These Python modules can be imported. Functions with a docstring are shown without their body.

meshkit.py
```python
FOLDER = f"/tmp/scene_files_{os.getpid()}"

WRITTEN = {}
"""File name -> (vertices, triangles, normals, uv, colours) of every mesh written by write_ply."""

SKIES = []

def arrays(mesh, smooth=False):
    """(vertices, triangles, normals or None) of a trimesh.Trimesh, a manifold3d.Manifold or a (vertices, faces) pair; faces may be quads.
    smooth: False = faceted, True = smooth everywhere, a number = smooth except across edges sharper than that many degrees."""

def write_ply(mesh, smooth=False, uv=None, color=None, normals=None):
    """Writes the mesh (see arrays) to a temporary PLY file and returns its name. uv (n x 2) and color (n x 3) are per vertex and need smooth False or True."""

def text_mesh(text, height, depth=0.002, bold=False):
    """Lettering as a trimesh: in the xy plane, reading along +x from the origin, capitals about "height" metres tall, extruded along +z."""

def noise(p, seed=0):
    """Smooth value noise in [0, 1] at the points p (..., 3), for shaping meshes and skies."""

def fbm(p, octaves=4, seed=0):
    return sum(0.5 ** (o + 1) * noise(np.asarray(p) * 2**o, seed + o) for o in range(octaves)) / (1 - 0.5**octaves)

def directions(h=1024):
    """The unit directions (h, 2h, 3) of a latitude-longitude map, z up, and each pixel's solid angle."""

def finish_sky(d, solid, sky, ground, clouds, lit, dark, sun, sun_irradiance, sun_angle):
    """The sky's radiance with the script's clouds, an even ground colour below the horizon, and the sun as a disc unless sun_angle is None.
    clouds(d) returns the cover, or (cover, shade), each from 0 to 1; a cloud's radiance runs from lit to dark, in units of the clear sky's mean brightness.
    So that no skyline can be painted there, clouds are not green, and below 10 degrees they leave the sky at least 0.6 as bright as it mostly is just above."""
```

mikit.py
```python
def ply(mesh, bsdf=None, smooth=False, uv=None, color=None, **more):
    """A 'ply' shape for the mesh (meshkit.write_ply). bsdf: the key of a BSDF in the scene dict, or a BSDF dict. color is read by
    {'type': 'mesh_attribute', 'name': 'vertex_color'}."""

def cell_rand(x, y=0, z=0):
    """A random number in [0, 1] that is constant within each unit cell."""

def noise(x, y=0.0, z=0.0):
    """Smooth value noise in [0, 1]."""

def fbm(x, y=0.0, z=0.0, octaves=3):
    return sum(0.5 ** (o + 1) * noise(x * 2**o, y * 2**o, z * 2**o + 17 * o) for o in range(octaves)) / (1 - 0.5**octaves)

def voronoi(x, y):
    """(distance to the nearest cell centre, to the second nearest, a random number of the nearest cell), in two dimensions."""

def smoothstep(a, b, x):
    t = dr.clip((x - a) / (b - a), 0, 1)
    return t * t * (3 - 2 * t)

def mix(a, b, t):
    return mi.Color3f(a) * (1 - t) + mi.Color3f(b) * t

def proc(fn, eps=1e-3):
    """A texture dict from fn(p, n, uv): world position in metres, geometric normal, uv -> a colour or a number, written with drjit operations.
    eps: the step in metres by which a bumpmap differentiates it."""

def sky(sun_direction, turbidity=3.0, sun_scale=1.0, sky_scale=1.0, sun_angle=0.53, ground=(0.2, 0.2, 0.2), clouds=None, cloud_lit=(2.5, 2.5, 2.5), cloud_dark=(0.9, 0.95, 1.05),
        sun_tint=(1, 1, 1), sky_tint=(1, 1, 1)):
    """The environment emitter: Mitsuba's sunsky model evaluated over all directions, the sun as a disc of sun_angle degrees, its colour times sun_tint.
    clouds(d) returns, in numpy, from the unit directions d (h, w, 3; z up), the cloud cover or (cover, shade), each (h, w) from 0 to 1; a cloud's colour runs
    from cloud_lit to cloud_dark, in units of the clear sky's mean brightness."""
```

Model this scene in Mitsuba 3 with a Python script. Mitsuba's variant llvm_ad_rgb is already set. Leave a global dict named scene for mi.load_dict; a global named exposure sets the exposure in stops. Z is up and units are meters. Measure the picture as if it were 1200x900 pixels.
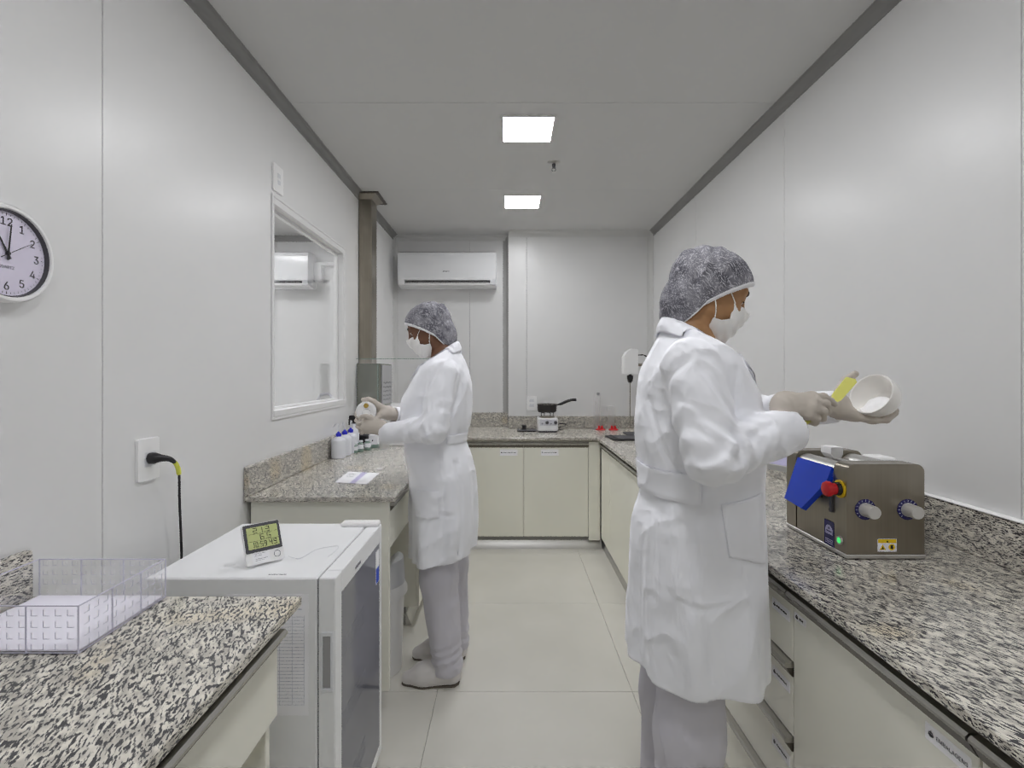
import math, random
import numpy as np
import trimesh
import manifold3d as m3
import mitsuba as mi
import drjit as dr
import mikit, meshkit
from mikit import noise, fbm, smoothstep, mix
from shapely.geometry import Polygon, box as sbox, Point
from scipy.interpolate import PchipInterpolator

random.seed(7); np.random.seed(7)
T = mi.ScalarTransform4f
scene, labels = {}, {}

# ---------------------------------------------------------------- camera, light, exposure
EYE = 1.37                                   # lens height; the camera looks straight down the room (+y)
FOCAL, VPX, VPY = 600.0, 597.0, 437.0        # pixels on 1200 x 900
scene['camera'] = {
    'type': 'perspective', 'fov': 2 * math.degrees(math.atan(600.0 / FOCAL)), 'fov_axis': 'x', 'near_clip': 0.02, 'far_clip': 60.0,
    'principal_point_offset_x': (600.0 - VPX) / 1200.0, 'principal_point_offset_y': (450.0 - VPY) / 900.0,
    'to_world': T().look_at(origin=[0, 0, EYE], target=[0, 1, EYE], up=[0, 0, 1])}
exposure = 0.20
LAMP = 30.0                                  # radiance of the ceiling panels
LAMP_X, LAMP_Y = 0.095, (2.66, 3.79, 1.53, 0.40, -0.73)

# ---------------------------------------------------------------- materials
def rgb(c): return {'type': 'rgb', 'value': [float(x) for x in c]}
def srgb(r, g, b): return [((v / 255 + 0.055) / 1.055) ** 2.4 if v > 10 else v / 255 / 12.92 for v in (r, g, b)]
def mat(name, color, rough=0.5, metal=0.0, spec=0.5, **kw):
    scene[name] = {'type': 'twosided', 'bsdf': {'type': 'principled', 'base_color': color if isinstance(color, dict) else rgb(color),
                   'roughness': rough, 'metallic': metal, 'specular': spec, **kw}}
    return name
def pmat(name, fn, rough=0.5, **kw): return mat(name, mikit.proc(fn), rough, **kw)

def granite_fn(p, n, uv):
    x, y, z = p.x + 0.35 * p.y + 0.0018 * noise(p.x * 120, p.y * 120, p.z * 120), p.y - 0.2 * p.x, p.z
    a = fbm(x * 360 + 3.1, y * 120 + 1.7, z * 360, 3)
    b = fbm(x * 75 + 9.0, y * 48, z * 75 + 5.0, 2)
    c = noise(x * 700, y * 450, z * 700 + 11.0)
    d = noise(x * 7.5 + 2.0, y * 6.0 + 4.0, z * 7.5)
    col = mix(srgb(219, 214, 203), srgb(180, 175, 166), smoothstep(0.35, 0.65, b))
    col = mix(col, srgb(214, 200, 172), 0.75 * smoothstep(0.66, 0.80, d))
    col = mix(col, srgb(132, 130, 128), 0.85 * smoothstep(0.50, 0.58, a + 0.10 * (c - 0.5)))
    return mix(col, srgb(54, 53, 55), smoothstep(0.55, 0.61, a + 0.12 * (c - 0.5) + 0.14 * (b - 0.5)))
pmat('granite', granite_fn, 0.16)

def floor_fn(p, n, uv):
    return mix(srgb(212, 210, 203), srgb(204, 202, 194), fbm(p.x * 5, p.y * 5, 0.0, 3))
pmat('porcelain', floor_fn, 0.30)
def steel_fn(p, n, uv):
    return mix(srgb(172, 166, 154), srgb(150, 143, 131), fbm(p.x * 14, p.y * 14, p.z * 14, 3))
pmat('steel', steel_fn, 0.27, metal=1.0)
def brushed_fn(p, n, uv):
    return mix(srgb(166, 160, 148), srgb(136, 129, 116), 0.2 * noise(p.x * 260, p.y * 260, p.z * 3.0) + 0.8 * fbm(p.x * 16, p.y * 16, p.z * 5.0, 2))
pmat('brushed_steel', brushed_fn, 0.30, metal=1.0)
def net_fn(p, n, uv):
    w1, w2 = fbm(p.x * 22, p.y * 22, p.z * 22, 2), fbm(p.x * 22 + 40, p.y * 22, p.z * 22, 2)
    u, v = 0.80 * p.x + 0.60 * p.z + 0.05 * w1, -0.60 * p.x + 0.80 * p.z + 0.05 * w2
    a = noise(u * 620, p.y * 500, v * 60 + 9)
    b = noise((0.9 * u + 0.44 * v) * 470 + 31, p.y * 380, (0.9 * v - 0.44 * u) * 80)
    c = noise((0.94 * u - 0.34 * v) * 610 + 77, p.y * 500, (0.94 * v + 0.34 * u) * 110)
    thread = dr.maximum(smoothstep(0.55, 0.9, a), dr.maximum(0.9 * smoothstep(0.60, 0.92, b), 0.7 * smoothstep(0.6, 0.95, c)))
    base = mix(srgb(84, 83, 92), srgb(132, 131, 138), smoothstep(0.3, 0.75, fbm(p.x * 30, p.y * 30, p.z * 30, 2)))
    return mix(base, srgb(212, 211, 217), 0.68 * thread)
pmat('net', net_fn, 0.8, spec=0.2)
mat('net_edge', srgb(218, 218, 220), 0.85, spec=0.2)
mat('wall_panel', srgb(216, 216, 216), 0.34, spec=0.72)
mat('wall_joint', srgb(176, 176, 176), 0.6)
mat('ceiling_joint', srgb(170, 170, 169), 0.7)
mat('ceiling_paint', srgb(200, 200, 199), 0.55)
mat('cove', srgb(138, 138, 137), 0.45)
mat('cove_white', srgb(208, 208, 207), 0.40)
mat('grout', srgb(158, 156, 148), 0.8)
mat('laminate', srgb(225, 224, 213), 0.38)
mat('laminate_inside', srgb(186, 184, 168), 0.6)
mat('aluminium', srgb(186, 184, 178), 0.33, metal=1.0)
mat('alu_satin', srgb(206, 205, 202), 0.36, metal=1.0)
mat('white_plastic', srgb(232, 232, 232), 0.32)
mat('frame_white', srgb(218, 218, 218), 0.4)
mat('hood_steel', srgb(112, 116, 104), 0.22, metal=1.0)
mat('white_enamel', srgb(228, 229, 231), 0.22)
mat('grey_plastic', srgb(150, 150, 152), 0.4)
mat('dark_grey', srgb(70, 70, 74), 0.45)
mat('black', srgb(26, 26, 28), 0.4)
mat('ink', srgb(44, 42, 48), 0.6)
mat('ink_grey', srgb(120, 120, 128), 0.7)
mat('paper', srgb(236, 236, 240), 0.8, spec=0.2)
mat('paper_grey', srgb(212, 214, 218), 0.8, spec=0.2)
mat('lavender', srgb(186, 182, 214), 0.7)
mat('clock_face', srgb(214, 208, 226), 0.6)
mat('lcd', srgb(188, 196, 134), 0.35)
mat('panel_grey', srgb(200, 200, 208), 0.5)
mat('pan_black', srgb(42, 39, 38), 0.3)
mat('blue_cap', srgb(36, 40, 190), 0.4)
mat('blue_tray', srgb(18, 62, 190), 0.28)
mat('navy', srgb(34, 32, 92), 0.4)
mat('red', srgb(206, 26, 34), 0.32)
mat('yellow', srgb(232, 196, 28), 0.45)
mat('lime', srgb(216, 220, 84), 0.45)
mat('silicone', srgb(226, 224, 118), 0.5)
mat('brass', srgb(170, 142, 66), 0.5)
mat('bottle_white', srgb(222, 224, 230), 0.35)
mat('glass_brown', srgb(48, 36, 30), 0.15)
mat('vial_green', srgb(128, 150, 140), 0.25)
mat('ceramic', srgb(236, 234, 230), 0.22, clearcoat=0.4)
mat('cream', srgb(246, 246, 248), 0.5)
mat('cloth', srgb(235, 236, 241), 0.85, spec=0.15)
mat('trouser', srgb(200, 198, 206), 0.9, spec=0.1)
mat('knob_alu', srgb(212, 211, 208), 0.38, metal=0.35)
def cloth_relief(p, n, uv):
    w = 0.9 * fbm(p.x * 7, p.y * 7, p.z * 5, 2)
    a = noise(p.x * 15 + w, p.y * 15 + 3, p.z * 8 - p.x * 5 + w)
    b = noise(p.x * 30 + p.z * 16 + 2 * w, p.y * 30, p.z * 19 + 7)
    ra, rb = 1 - dr.abs(2 * a - 1), 1 - dr.abs(2 * b - 1)
    return 0.0065 * ra * ra * ra + 0.0018 * rb * rb * rb
for k in ('cloth', 'trouser'):
    inner = scene[k]['bsdf']
    scene[k] = {'type': 'twosided', 'bsdf': {'type': 'bumpmap', 'arbitrary': mikit.proc(cloth_relief, 0.002), 'scale': 1.0, 'bsdf': inner}}
mat('shoe_cover', srgb(210, 207, 206), 0.85, spec=0.15)
mat('shoe_sole', srgb(96, 90, 82), 0.8)
mat('mask_cloth', srgb(234, 233, 231), 0.85, spec=0.15)
mat('latex', srgb(190, 182, 172), 0.5, spec=0.35)
mat('eye_white', srgb(226, 222, 216), 0.3)
mat('hair_dark', srgb(36, 28, 26), 0.6)
def skin(name, base, flush):
    b, f = srgb(*base), srgb(*flush)
    return pmat(name, lambda p, n, uv: mix(b, f, 0.55 * fbm(p.x * 28, p.y * 28, p.z * 28, 3)), 0.5, spec=0.35)
skin('skin_tan', (168, 128, 90), (138, 98, 66))
skin('skin_deep', (116, 82, 62), (92, 62, 46))
mat('dark_glass', srgb(102, 104, 115), 0.06, spec=0.6)
mat('dark_metal', srgb(104, 100, 94), 0.35, metal=1.0)  # duct flange; also the shade painted under the grip rails
scene['pane'] = {'type': 'thindielectric', 'int_ior': 1.5}
scene['acrylic'] = {'type': 'thindielectric', 'int_ior': 1.34}

# ---------------------------------------------------------------- mesh helpers
def cbox(x0, x1, y0, y1, z0, z1, c=0.002):
    """A box with chamfered edges."""
    lo, hi = np.minimum([x0, y0, z0], [x1, y1, z1]), np.maximum([x0, y0, z0], [x1, y1, z1])
    c = min(c, 0.45 * (hi - lo).min())
    if c <= 0:
        return trimesh.creation.box(bounds=[lo, hi])
    pts = []
    for sx in (0, 1):
        for sy in (0, 1):
            for sz in (0, 1):
                k = np.array([(lo, hi)[s][i] for i, s in enumerate((sx, sy, sz))])
                d = np.array([1 - 2 * sx, 1 - 2 * sy, 1 - 2 * sz]) * c
                for i in range(3):
                    e = d.copy(); e[i] = 0
                    pts.append(k + e)
    return trimesh.convex.convex_hull(np.array(pts))
def join(*ms): return trimesh.util.concatenate([m for m in ms if m is not None])
def frame(origin, ex, ey):
    ex, ey = np.array(ex, float), np.array(ey, float)
    ex /= np.linalg.norm(ex); ez = np.cross(ex, ey); ez /= np.linalg.norm(ez); ey = np.cross(ez, ex)
    m = np.eye(4); m[:3, 0], m[:3, 1], m[:3, 2], m[:3, 3] = ex, ey, ez, origin
    return m
def put(mesh, m):
    mesh = mesh.copy(); mesh.apply_transform(m); return mesh
def axis_frame(p, d):
    d = np.array(d, float) / np.linalg.norm(d)
    a = np.array([0, 0, 1.0]) if abs(d[2]) < 0.9 else np.array([1.0, 0, 0])
    ex = np.cross(a, d); ex /= np.linalg.norm(ex)
    return frame(p, ex, np.cross(d, ex))
def cyl(p0, p1, r, n=32, r1=None):
    p0, p1 = np.array(p0, float), np.array(p1, float); L = np.linalg.norm(p1 - p0)
    return lathe([(0, 0), (r, 0), (r if r1 is None else r1, L), (0, L)], p0, p1 - p0, n)
def lathe(profile, p=(0, 0, 0), d=(0, 0, 1), n=40):
    """Revolves (radius, height) pairs, listed from the bottom up along the outside, about the axis d through p."""
    m = trimesh.creation.revolve(np.array(profile, float), sections=n)
    return put(m, axis_frame(p, d))
def prism(poly, m, h):
    """A shapely polygon extruded by h along the frame's third axis."""
    return put(trimesh.creation.extrude_polygon(poly, h, engine='earcut'), m)
def tube(path, r, n=12, closed_ends=True):
    path = np.array(path, float); r = np.broadcast_to(np.asarray(r, float), (len(path),))
    t = np.gradient(path, axis=0); t /= np.linalg.norm(t, axis=1, keepdims=True) + 1e-12
    a = np.array([0, 0, 1.0]) if abs(t[0][2]) < 0.9 else np.array([1.0, 0, 0])
    u = np.cross(t[0], a); u /= np.linalg.norm(u); rings = []
    for i in range(len(path)):
        u = u - t[i] * (u @ t[i]); u /= np.linalg.norm(u); w = np.cross(t[i], u)
        th = np.arange(n) * 2 * np.pi / n
        rings.append(path[i] + r[i] * (np.cos(th)[:, None] * u + np.sin(th)[:, None] * w))
    v = np.vstack(rings + [path[:1], path[-1:]]); f = []
    for i in range(len(path) - 1):
        for k in range(n):
            a0, b0 = i * n + k, i * n + (k + 1) % n
            f += [[a0, b0, b0 + n], [a0, b0 + n, a0 + n]]
    e, L = len(path) * n, (len(path) - 1) * n
    for k in range(n):
        f += [[e, (k + 1) % n, k], [e + 1, L + k, L + (k + 1) % n]]
    return trimesh.Trimesh(v, np.array(f), process=False)
def smooth_path(pts, n=40):
    pts = np.array(pts, float); s = np.r_[0, np.cumsum(np.linalg.norm(np.diff(pts, axis=0), axis=1))]
    return PchipInterpolator(s, pts)(np.linspace(0, s[-1], n))
def rrect(x0, x1, y0, y1, r): return sbox(x0 + r, y0 + r, x1 - r, y1 - r).buffer(r, quad_segs=6)
def text(s, h, origin, ex, ey, depth=0.0006, bold=False, centre=True):
    m = meshkit.text_mesh(s, h, depth, bold)
    if centre: m.apply_translation([-(m.bounds[0][0] + m.bounds[1][0]) / 2, -(m.bounds[0][1] + m.bounds[1][1]) / 2, 0])
    return put(m, frame(origin, ex, ey))

# ---------------------------------------------------------------- scene helpers
def numbered(key):
    taken = lambda k: k in scene or k in labels or any(q.startswith(k + '__') for q in scene)
    if not taken(key): return key
    i = 1
    while taken(f'{key}_{i:03d}'): i += 1
    return f'{key}_{i:03d}'
def thing(name, label, cat, group=None):
    key = numbered(name); labels[key] = {'label': label, 'category': cat}
    if group: labels[key]['group'] = group
    return key
def obj(name, mesh, m, parent=None, smooth=35, label=None, **more):
    key = numbered(f'{parent}__{name}' if parent else name)
    scene[key] = mikit.ply(mesh, m, smooth=smooth, **more)
    if label: labels[key] = {'label': label}
    return key
def one(name, mesh, m, label, cat, smooth=35, group=None):
    key = obj(name, mesh, m, smooth=smooth); labels[key] = {'label': label, 'category': cat}
    if group: labels[key]['group'] = group
    return key
def struct(name, mesh, m, label, smooth=35):
    key = obj(name, mesh, m, smooth=smooth); labels[key] = {'label': label, 'kind': 'structure'}
    return key
def at(px, py, depth, s=1):
    """The point at this depth that the photograph shows at the pixel (px, py)."""
    return np.array([s * (px - VPX) * depth / FOCAL, depth, EYE - (py - VPY) * depth / FOCAL])

# ---------------------------------------------------------------- the room
XL, XR, YB, YBR, Y0, ZC = -1.062, 1.28, 4.58, 4.72, -1.70, 2.636
TOP, SLAB = 0.875, 0.02
G = 0.0025
# floor: porcelain tiles over a grout bed
struct('floor', cbox(XL - 0.1, XR + 0.1, Y0 - 0.1, YBR + 0.1, -0.06, -0.004, 0), 'grout', 'floor of large off white porcelain tiles with thin grey joints')
xs = [XL] + [x for x in (-0.31 - 0.838, -0.31, 0.528, 0.528 + 0.838) if XL < x < XR] + [XR]
ys = [Y0] + [y for y in (2.2014 + k * 0.8345 for k in range(-5, 4)) if Y0 + 0.05 < y < YBR] + [YBR]
for i in range(len(xs) - 1):
    for j in range(len(ys) - 1):
        obj('tile', cbox(xs[i] + 0.001, xs[i + 1] - 0.001, ys[j] + 0.001, ys[j + 1] - 0.001, -0.02, 0.0, 0.0008), 'porcelain', 'floor', False)
# ceiling
struct('ceiling', cbox(XL - 0.1, XR + 0.1, Y0 - 0.1, YBR + 0.1, ZC + 0.006, ZC + 0.06, 0), 'ceiling_joint', 'flat pale grey panelled ceiling with square light panels')
cy = [Y0, -0.99, 0.14, 1.27, 2.40, 3.533, YBR]
for j in range(len(cy) - 1):
    obj('panel', cbox(XL, XR, cy[j] + 0.0007, cy[j + 1] - 0.0007, ZC, ZC + 0.0055, 0.0007), 'ceiling_paint', 'ceiling', False)
# side walls: panels standing on a dark backing, so that the joints are recessed
WY0, WY1, WZ0, WZ1 = 2.290, 3.290, 1.172, 2.160        # clear opening of the window
def panel_wall(name, xf, side, cuts, y1, label, hole=None):
    back = sbox(Y0 - 0.1, 0, y1, ZC + 0.02)
    if hole is not None: back = back.difference(hole)
    fr = frame([xf + side * 0.012, 0, 0], [0, 1, 0], [0, 0, 1])    # third axis +x
    bk = prism(back, fr, 0.04)
    if side < 0: bk.apply_translation([-0.04, 0, 0])
    struct(name, bk, 'wall_joint', label, False)
    e = [Y0 - 0.05] + list(cuts) + [y1]
    for j in range(len(e) - 1):
        pl = sbox(e[j] + 0.0013, 0.0, e[j + 1] - 0.0013, ZC)
        if hole is not None: pl = pl.difference(hole)
        pm = prism(pl, frame([xf, 0, 0], [0, 1, 0], [0, 0, 1]), 0.014)
        if side < 0: pm.apply_translation([-0.014, 0, 0])
        obj('panel', pm, 'wall_panel', name, False)
hole = sbox(WY0, WZ0, WY1, WZ1)
panel_wall('wall_left', XL, -1, (-0.93, 0.20, 1.336, 3.56), YBR + 0.1, 'left wall of white satin metal panels with a wall clock and a window', hole)
panel_wall('wall_right', XR, 1, (-0.95, 0.155, 1.28, 2.385, 3.515), YBR + 0.1, 'right wall of white satin metal panels')
def flat_wall(name, y, cuts, label):
    struct(name, cbox(cuts[0], cuts[-1], y + 0.012, y + 0.05, 0, ZC + 0.02, 0), 'wall_joint', label, False)
    for j in range(len(cuts) - 1):
        obj('panel', cbox(cuts[j] + 0.0012, cuts[j + 1] - 0.0012, y, y + 0.014, 0, ZC, 0.001), 'wall_panel', name, False)
flat_wall('wall_back_recess', YBR, (XL, -0.366, 0.0), 'set back part of the end wall behind the air conditioner')
flat_wall('wall_back', YB, (-0.010, 0.153, XR), 'white panelled end wall behind the stirrer and hot plate')
obj('panel', cbox(-0.010, 0.004, YB, YBR, 0, ZC, 0.001), 'wall_panel', 'wall_back', False)
struct('wall_rear', cbox(XL, XR, Y0 - 0.05, Y0, 0, ZC, 0), 'wall_panel', 'white wall behind the camera', False)
# coved trims
def cove_poly(a, b, n=8):
    """Concave quarter section from (b,0) to (0,a) filling the corner at the origin."""
    th = np.linspace(0, np.pi / 2, n)
    cx, cy_ = b, a
    pts = [(cx - b * math.sin(t), cy_ - a * math.cos(t)) for t in th]
    lip = 0.004
    return Polygon([(-0.001, -0.001), (b, -0.001), (b, lip)] + [(max(x, lip), max(y, lip)) for x, y in pts] + [(lip, a), (-0.001, a)]).buffer(0)
cv = cove_poly(0.050, 0.037)
def cove(name, origin, ex, ey, length, label, m='cove'):
    struct(name, prism(cv, frame(origin, ex, ey), length), m, label, 50)
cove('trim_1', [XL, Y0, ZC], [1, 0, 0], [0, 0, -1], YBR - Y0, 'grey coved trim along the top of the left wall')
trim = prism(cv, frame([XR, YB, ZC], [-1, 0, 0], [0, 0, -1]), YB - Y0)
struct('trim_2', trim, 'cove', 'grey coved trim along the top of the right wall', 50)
struct('trim_3', prism(cv, frame([XL, YBR, ZC], [0, -1, 0], [0, 0, -1]), -XL), 'cove_white', 'white coved trim above the air conditioner', 50)
struct('trim_4', prism(cv, frame([0.0, YB, ZC], [0, -1, 0], [0, 0, -1]), XR), 'cove_white', 'white coved trim along the top of the end wall', 50)
struct('trim_5', prism(cv, frame([XR, YB, ZC], [0, -1, 0], [-1, 0, 0]), ZC - 0.88), 'cove_white', 'white upright corner trim at the right end of the end wall', 50)
struct('trim_6', prism(cv, frame([XL, YBR, ZC], [1, 0, 0], [0, -1, 0]), ZC - 0.88), 'cove_white', 'white upright corner trim left of the air conditioner', 50)
struct('trim_7', prism(cv, frame([-0.010, YBR, ZC], [0, -1, 0], [-1, 0, 0]), ZC - 0.88), 'ceiling_joint', 'upright trim in the corner of the wall step right of the air conditioner', 50)
# window in the left wall
win = struct('window_1', join(
    cbox(XL - 0.055, XL + 0.006, WY0, WY0 + 0.012, WZ0, WZ1, 0.002), cbox(XL - 0.055, XL + 0.006, WY1 - 0.03, WY1, WZ0, WZ1, 0.002),
    cbox(XL - 0.055, XL + 0.006, WY0, WY1, WZ1 - 0.03, WZ1, 0.002), cbox(XL - 0.055, XL + 0.010, WY0, WY1, WZ0, WZ0 + 0.028, 0.002)),
    'frame_white', 'white framed fixed window in the left wall looking into the next room', False)
obj('frame', join(cbox(XL - 0.05, XL - 0.030, WY1 - 0.05, WY1 - 0.028, WZ0 + 0.02, WZ1 - 0.02, 0.002), cbox(XL - 0.05, XL - 0.030, WY0 + 0.01, WY1 - 0.028, WZ1 - 0.048, WZ1 - 0.028, 0.002),
    cbox(XL - 0.05, XL - 0.030, WY0 + 0.01, WY1 - 0.028, WZ0 + 0.026, WZ0 + 0.04, 0.002), cbox(XL, XL + 0.008, WY0 - 0.010, WY0, WZ0 - 0.014, WZ1 + 0.014, 0.002), cbox(XL, XL + 0.008, WY1, WY1 + 0.014, WZ0 - 0.014, WZ1 + 0.014, 0.002),
    cbox(XL, XL + 0.008, WY0, WY1, WZ1, WZ1 + 0.014, 0.002), cbox(XL, XL + 0.008, WY0, WY1, WZ0 - 0.014, WZ0, 0.002)), 'frame_white', win, False)
obj('pane', cbox(XL - 0.042, XL - 0.038, WY0 + 0.012, WY1 - 0.03, WZ0 + 0.03, WZ1 - 0.03, 0), 'pane', win, False)
# the room behind the window
AX0, AX1, AY0, AY1 = -3.30, XL - 0.06, 1.5, 4.75
struct('wall_annex_back', cbox(AX0, AX1, AY1, AY1 + 0.05, 0, ZC, 0), 'wall_panel', 'white end wall of the next room, seen through the window', False)
struct('wall_annex_left', cbox(AX0 - 0.05, AX0, AY0, AY1, 0, ZC, 0), 'wall_panel', 'far side wall of the next room', False)
struct('wall_annex_front', cbox(AX0, AX1, AY0 - 0.05, AY0, 0, ZC, 0), 'wall_panel', 'near wall of the next room', False)
struct('floor_annex', cbox(AX0, AX1, AY0, AY1, -0.05, 0, 0), 'porcelain', 'floor of the next room', False)
struct('ceiling_annex', cbox(AX0, AX1, AY0, AY1, ZC, ZC + 0.05, 0), 'ceiling_paint', 'ceiling of the next room', False)
struct('trim_annex', prism(cv, frame([AX0, AY1, ZC], [0, -1, 0], [0, 0, -1]), AX1 - AX0), 'cove', 'grey coved trim in the next room', 50)

# ---------------------------------------------------------------- ceiling lights
def ceiling_light(x, y, label, power=1.0, group=None):
    t = thing('ceiling_light', label, 'ceiling light', group)
    a, b, z = 0.128, 0.136, ZC
    ring = sbox(-a - 0.012, -b - 0.012, a + 0.012, b + 0.012).difference(sbox(-a, -b, a, b))
    obj('frame', prism(ring, frame([x, y, z - 0.004], [1, 0, 0], [0, 1, 0]), 0.0038), 'ceiling_paint', t, False)
    v = np.array([[x - a, y - b, z - 0.002], [x + a, y - b, z - 0.002], [x + a, y + b, z - 0.002], [x - a, y + b, z - 0.002]])
    obj('diffuser', trimesh.Trimesh(v, [[0, 2, 1], [0, 3, 2]], process=False), None, t, False, emitter={'type': 'area', 'radiance': rgb([power * LAMP * 0.99, power * LAMP * 0.995, power * LAMP * 1.015])})
for k, y in enumerate(LAMP_Y):
    ceiling_light(LAMP_X, y, ['square white ceiling light nearer the camera, before the sprinkler', 'square white ceiling light farther off, near the end wall', 'square white ceiling light above the fridge', 'square white ceiling light above the camera', 'square white ceiling light near the rear wall'][k])
ceiling_light(-2.15, 2.6, 'square ceiling light of the next room, nearer the window\'s near edge', 1.4)  # next-room lamps are unseen, added and boosted to brighten the window view
ceiling_light(-2.15, 3.7, 'added unseen ceiling light brightening the next room before its air conditioner', 1.4)
ceiling_light(-1.6, 2.0, 'added unseen ceiling light brightening the next room in its near corner', 1.4)
sx, sy = at(649, 190, 3.075)[0], 3.075
t = thing('sprinkler', 'small metal fire sprinkler head on the ceiling between the two lights', 'sprinkler')
obj('rose', lathe([(0, 0), (0.020, 0), (0.036, 0.008), (0.038, 0.012), (0, 0.012)], (sx, sy, ZC - 0.012)), 'alu_satin', t)
obj('nozzle', join(lathe([(0, 0), (0.008, 0), (0.010, 0.012), (0.011, 0.024), (0, 0.024)], (sx, sy, ZC - 0.036)), tube([(sx - 0.009, sy, ZC - 0.034), (sx - 0.011, sy, ZC - 0.048), (sx - 0.003, sy, ZC - 0.058)], 0.002, 8),
    tube([(sx + 0.009, sy, ZC - 0.034), (sx + 0.011, sy, ZC - 0.048), (sx + 0.003, sy, ZC - 0.058)], 0.002, 8)), 'dark_grey', t)
obj('deflector', lathe([(0, 0), (0.014, 0), (0.014, 0.002), (0.004, 0.006), (0, 0.006)], (sx, sy, ZC - 0.063)), 'alu_satin', t)

# ---------------------------------------------------------------- worktops
def slab(x0, x1, y0, y1): return cbox(x0, x1, y0, y1, TOP - SLAB, TOP, 0.002)
XFR, XFL, YFB = 0.669, -0.456, 3.905
t = thing('worktop', 'speckled granite worktop along the right wall under the steel mill', 'worktop')
obj('slab', slab(XFR, XR - 0.001, -1.2, YB - 0.001), 'granite', t, False)
obj('backsplash', cbox(XR - 0.022, XR - 0.001, -1.2, YB - 0.022, TOP, TOP + 0.125, 0.003), 'granite', t, False)
obj('backsplash', cbox(XFR + 0.0, XR - 0.022, YB - 0.022, YB - 0.001, TOP, TOP + 0.110, 0.003), 'granite', t, False)
obj('sealant', cbox(XR - 0.026, XR - 0.001, -1.2, YB - 0.02, TOP + 0.125, TOP + 0.129, 0.001), 'white_plastic', t, False)
t = thing('worktop', 'speckled granite worktop along the end wall under the hot plate', 'worktop')
obj('slab', slab(XFL + 0.001, XFR - 0.001, YFB, YB - 0.001), 'granite', t, False)
obj('slab', slab(XFL + 0.001, -0.012, YB - 0.0005, YBR - 0.001), 'granite', t, False)
obj('backsplash', cbox(-0.010, XFR - 0.001, YB - 0.022, YB - 0.001, TOP, TOP + 0.110, 0.003), 'granite', t, False)
obj('backsplash', cbox(XFL, -0.012, YBR - 0.022, YBR - 0.001, TOP, TOP + 0.130, 0.003), 'granite', t, False)
t = thing('worktop', 'speckled granite worktop below the window with wash bottles on it', 'worktop')
obj('slab', slab(XL + 0.001, XFL, 2.040, YBR - 0.001), 'granite', t, False)
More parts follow.
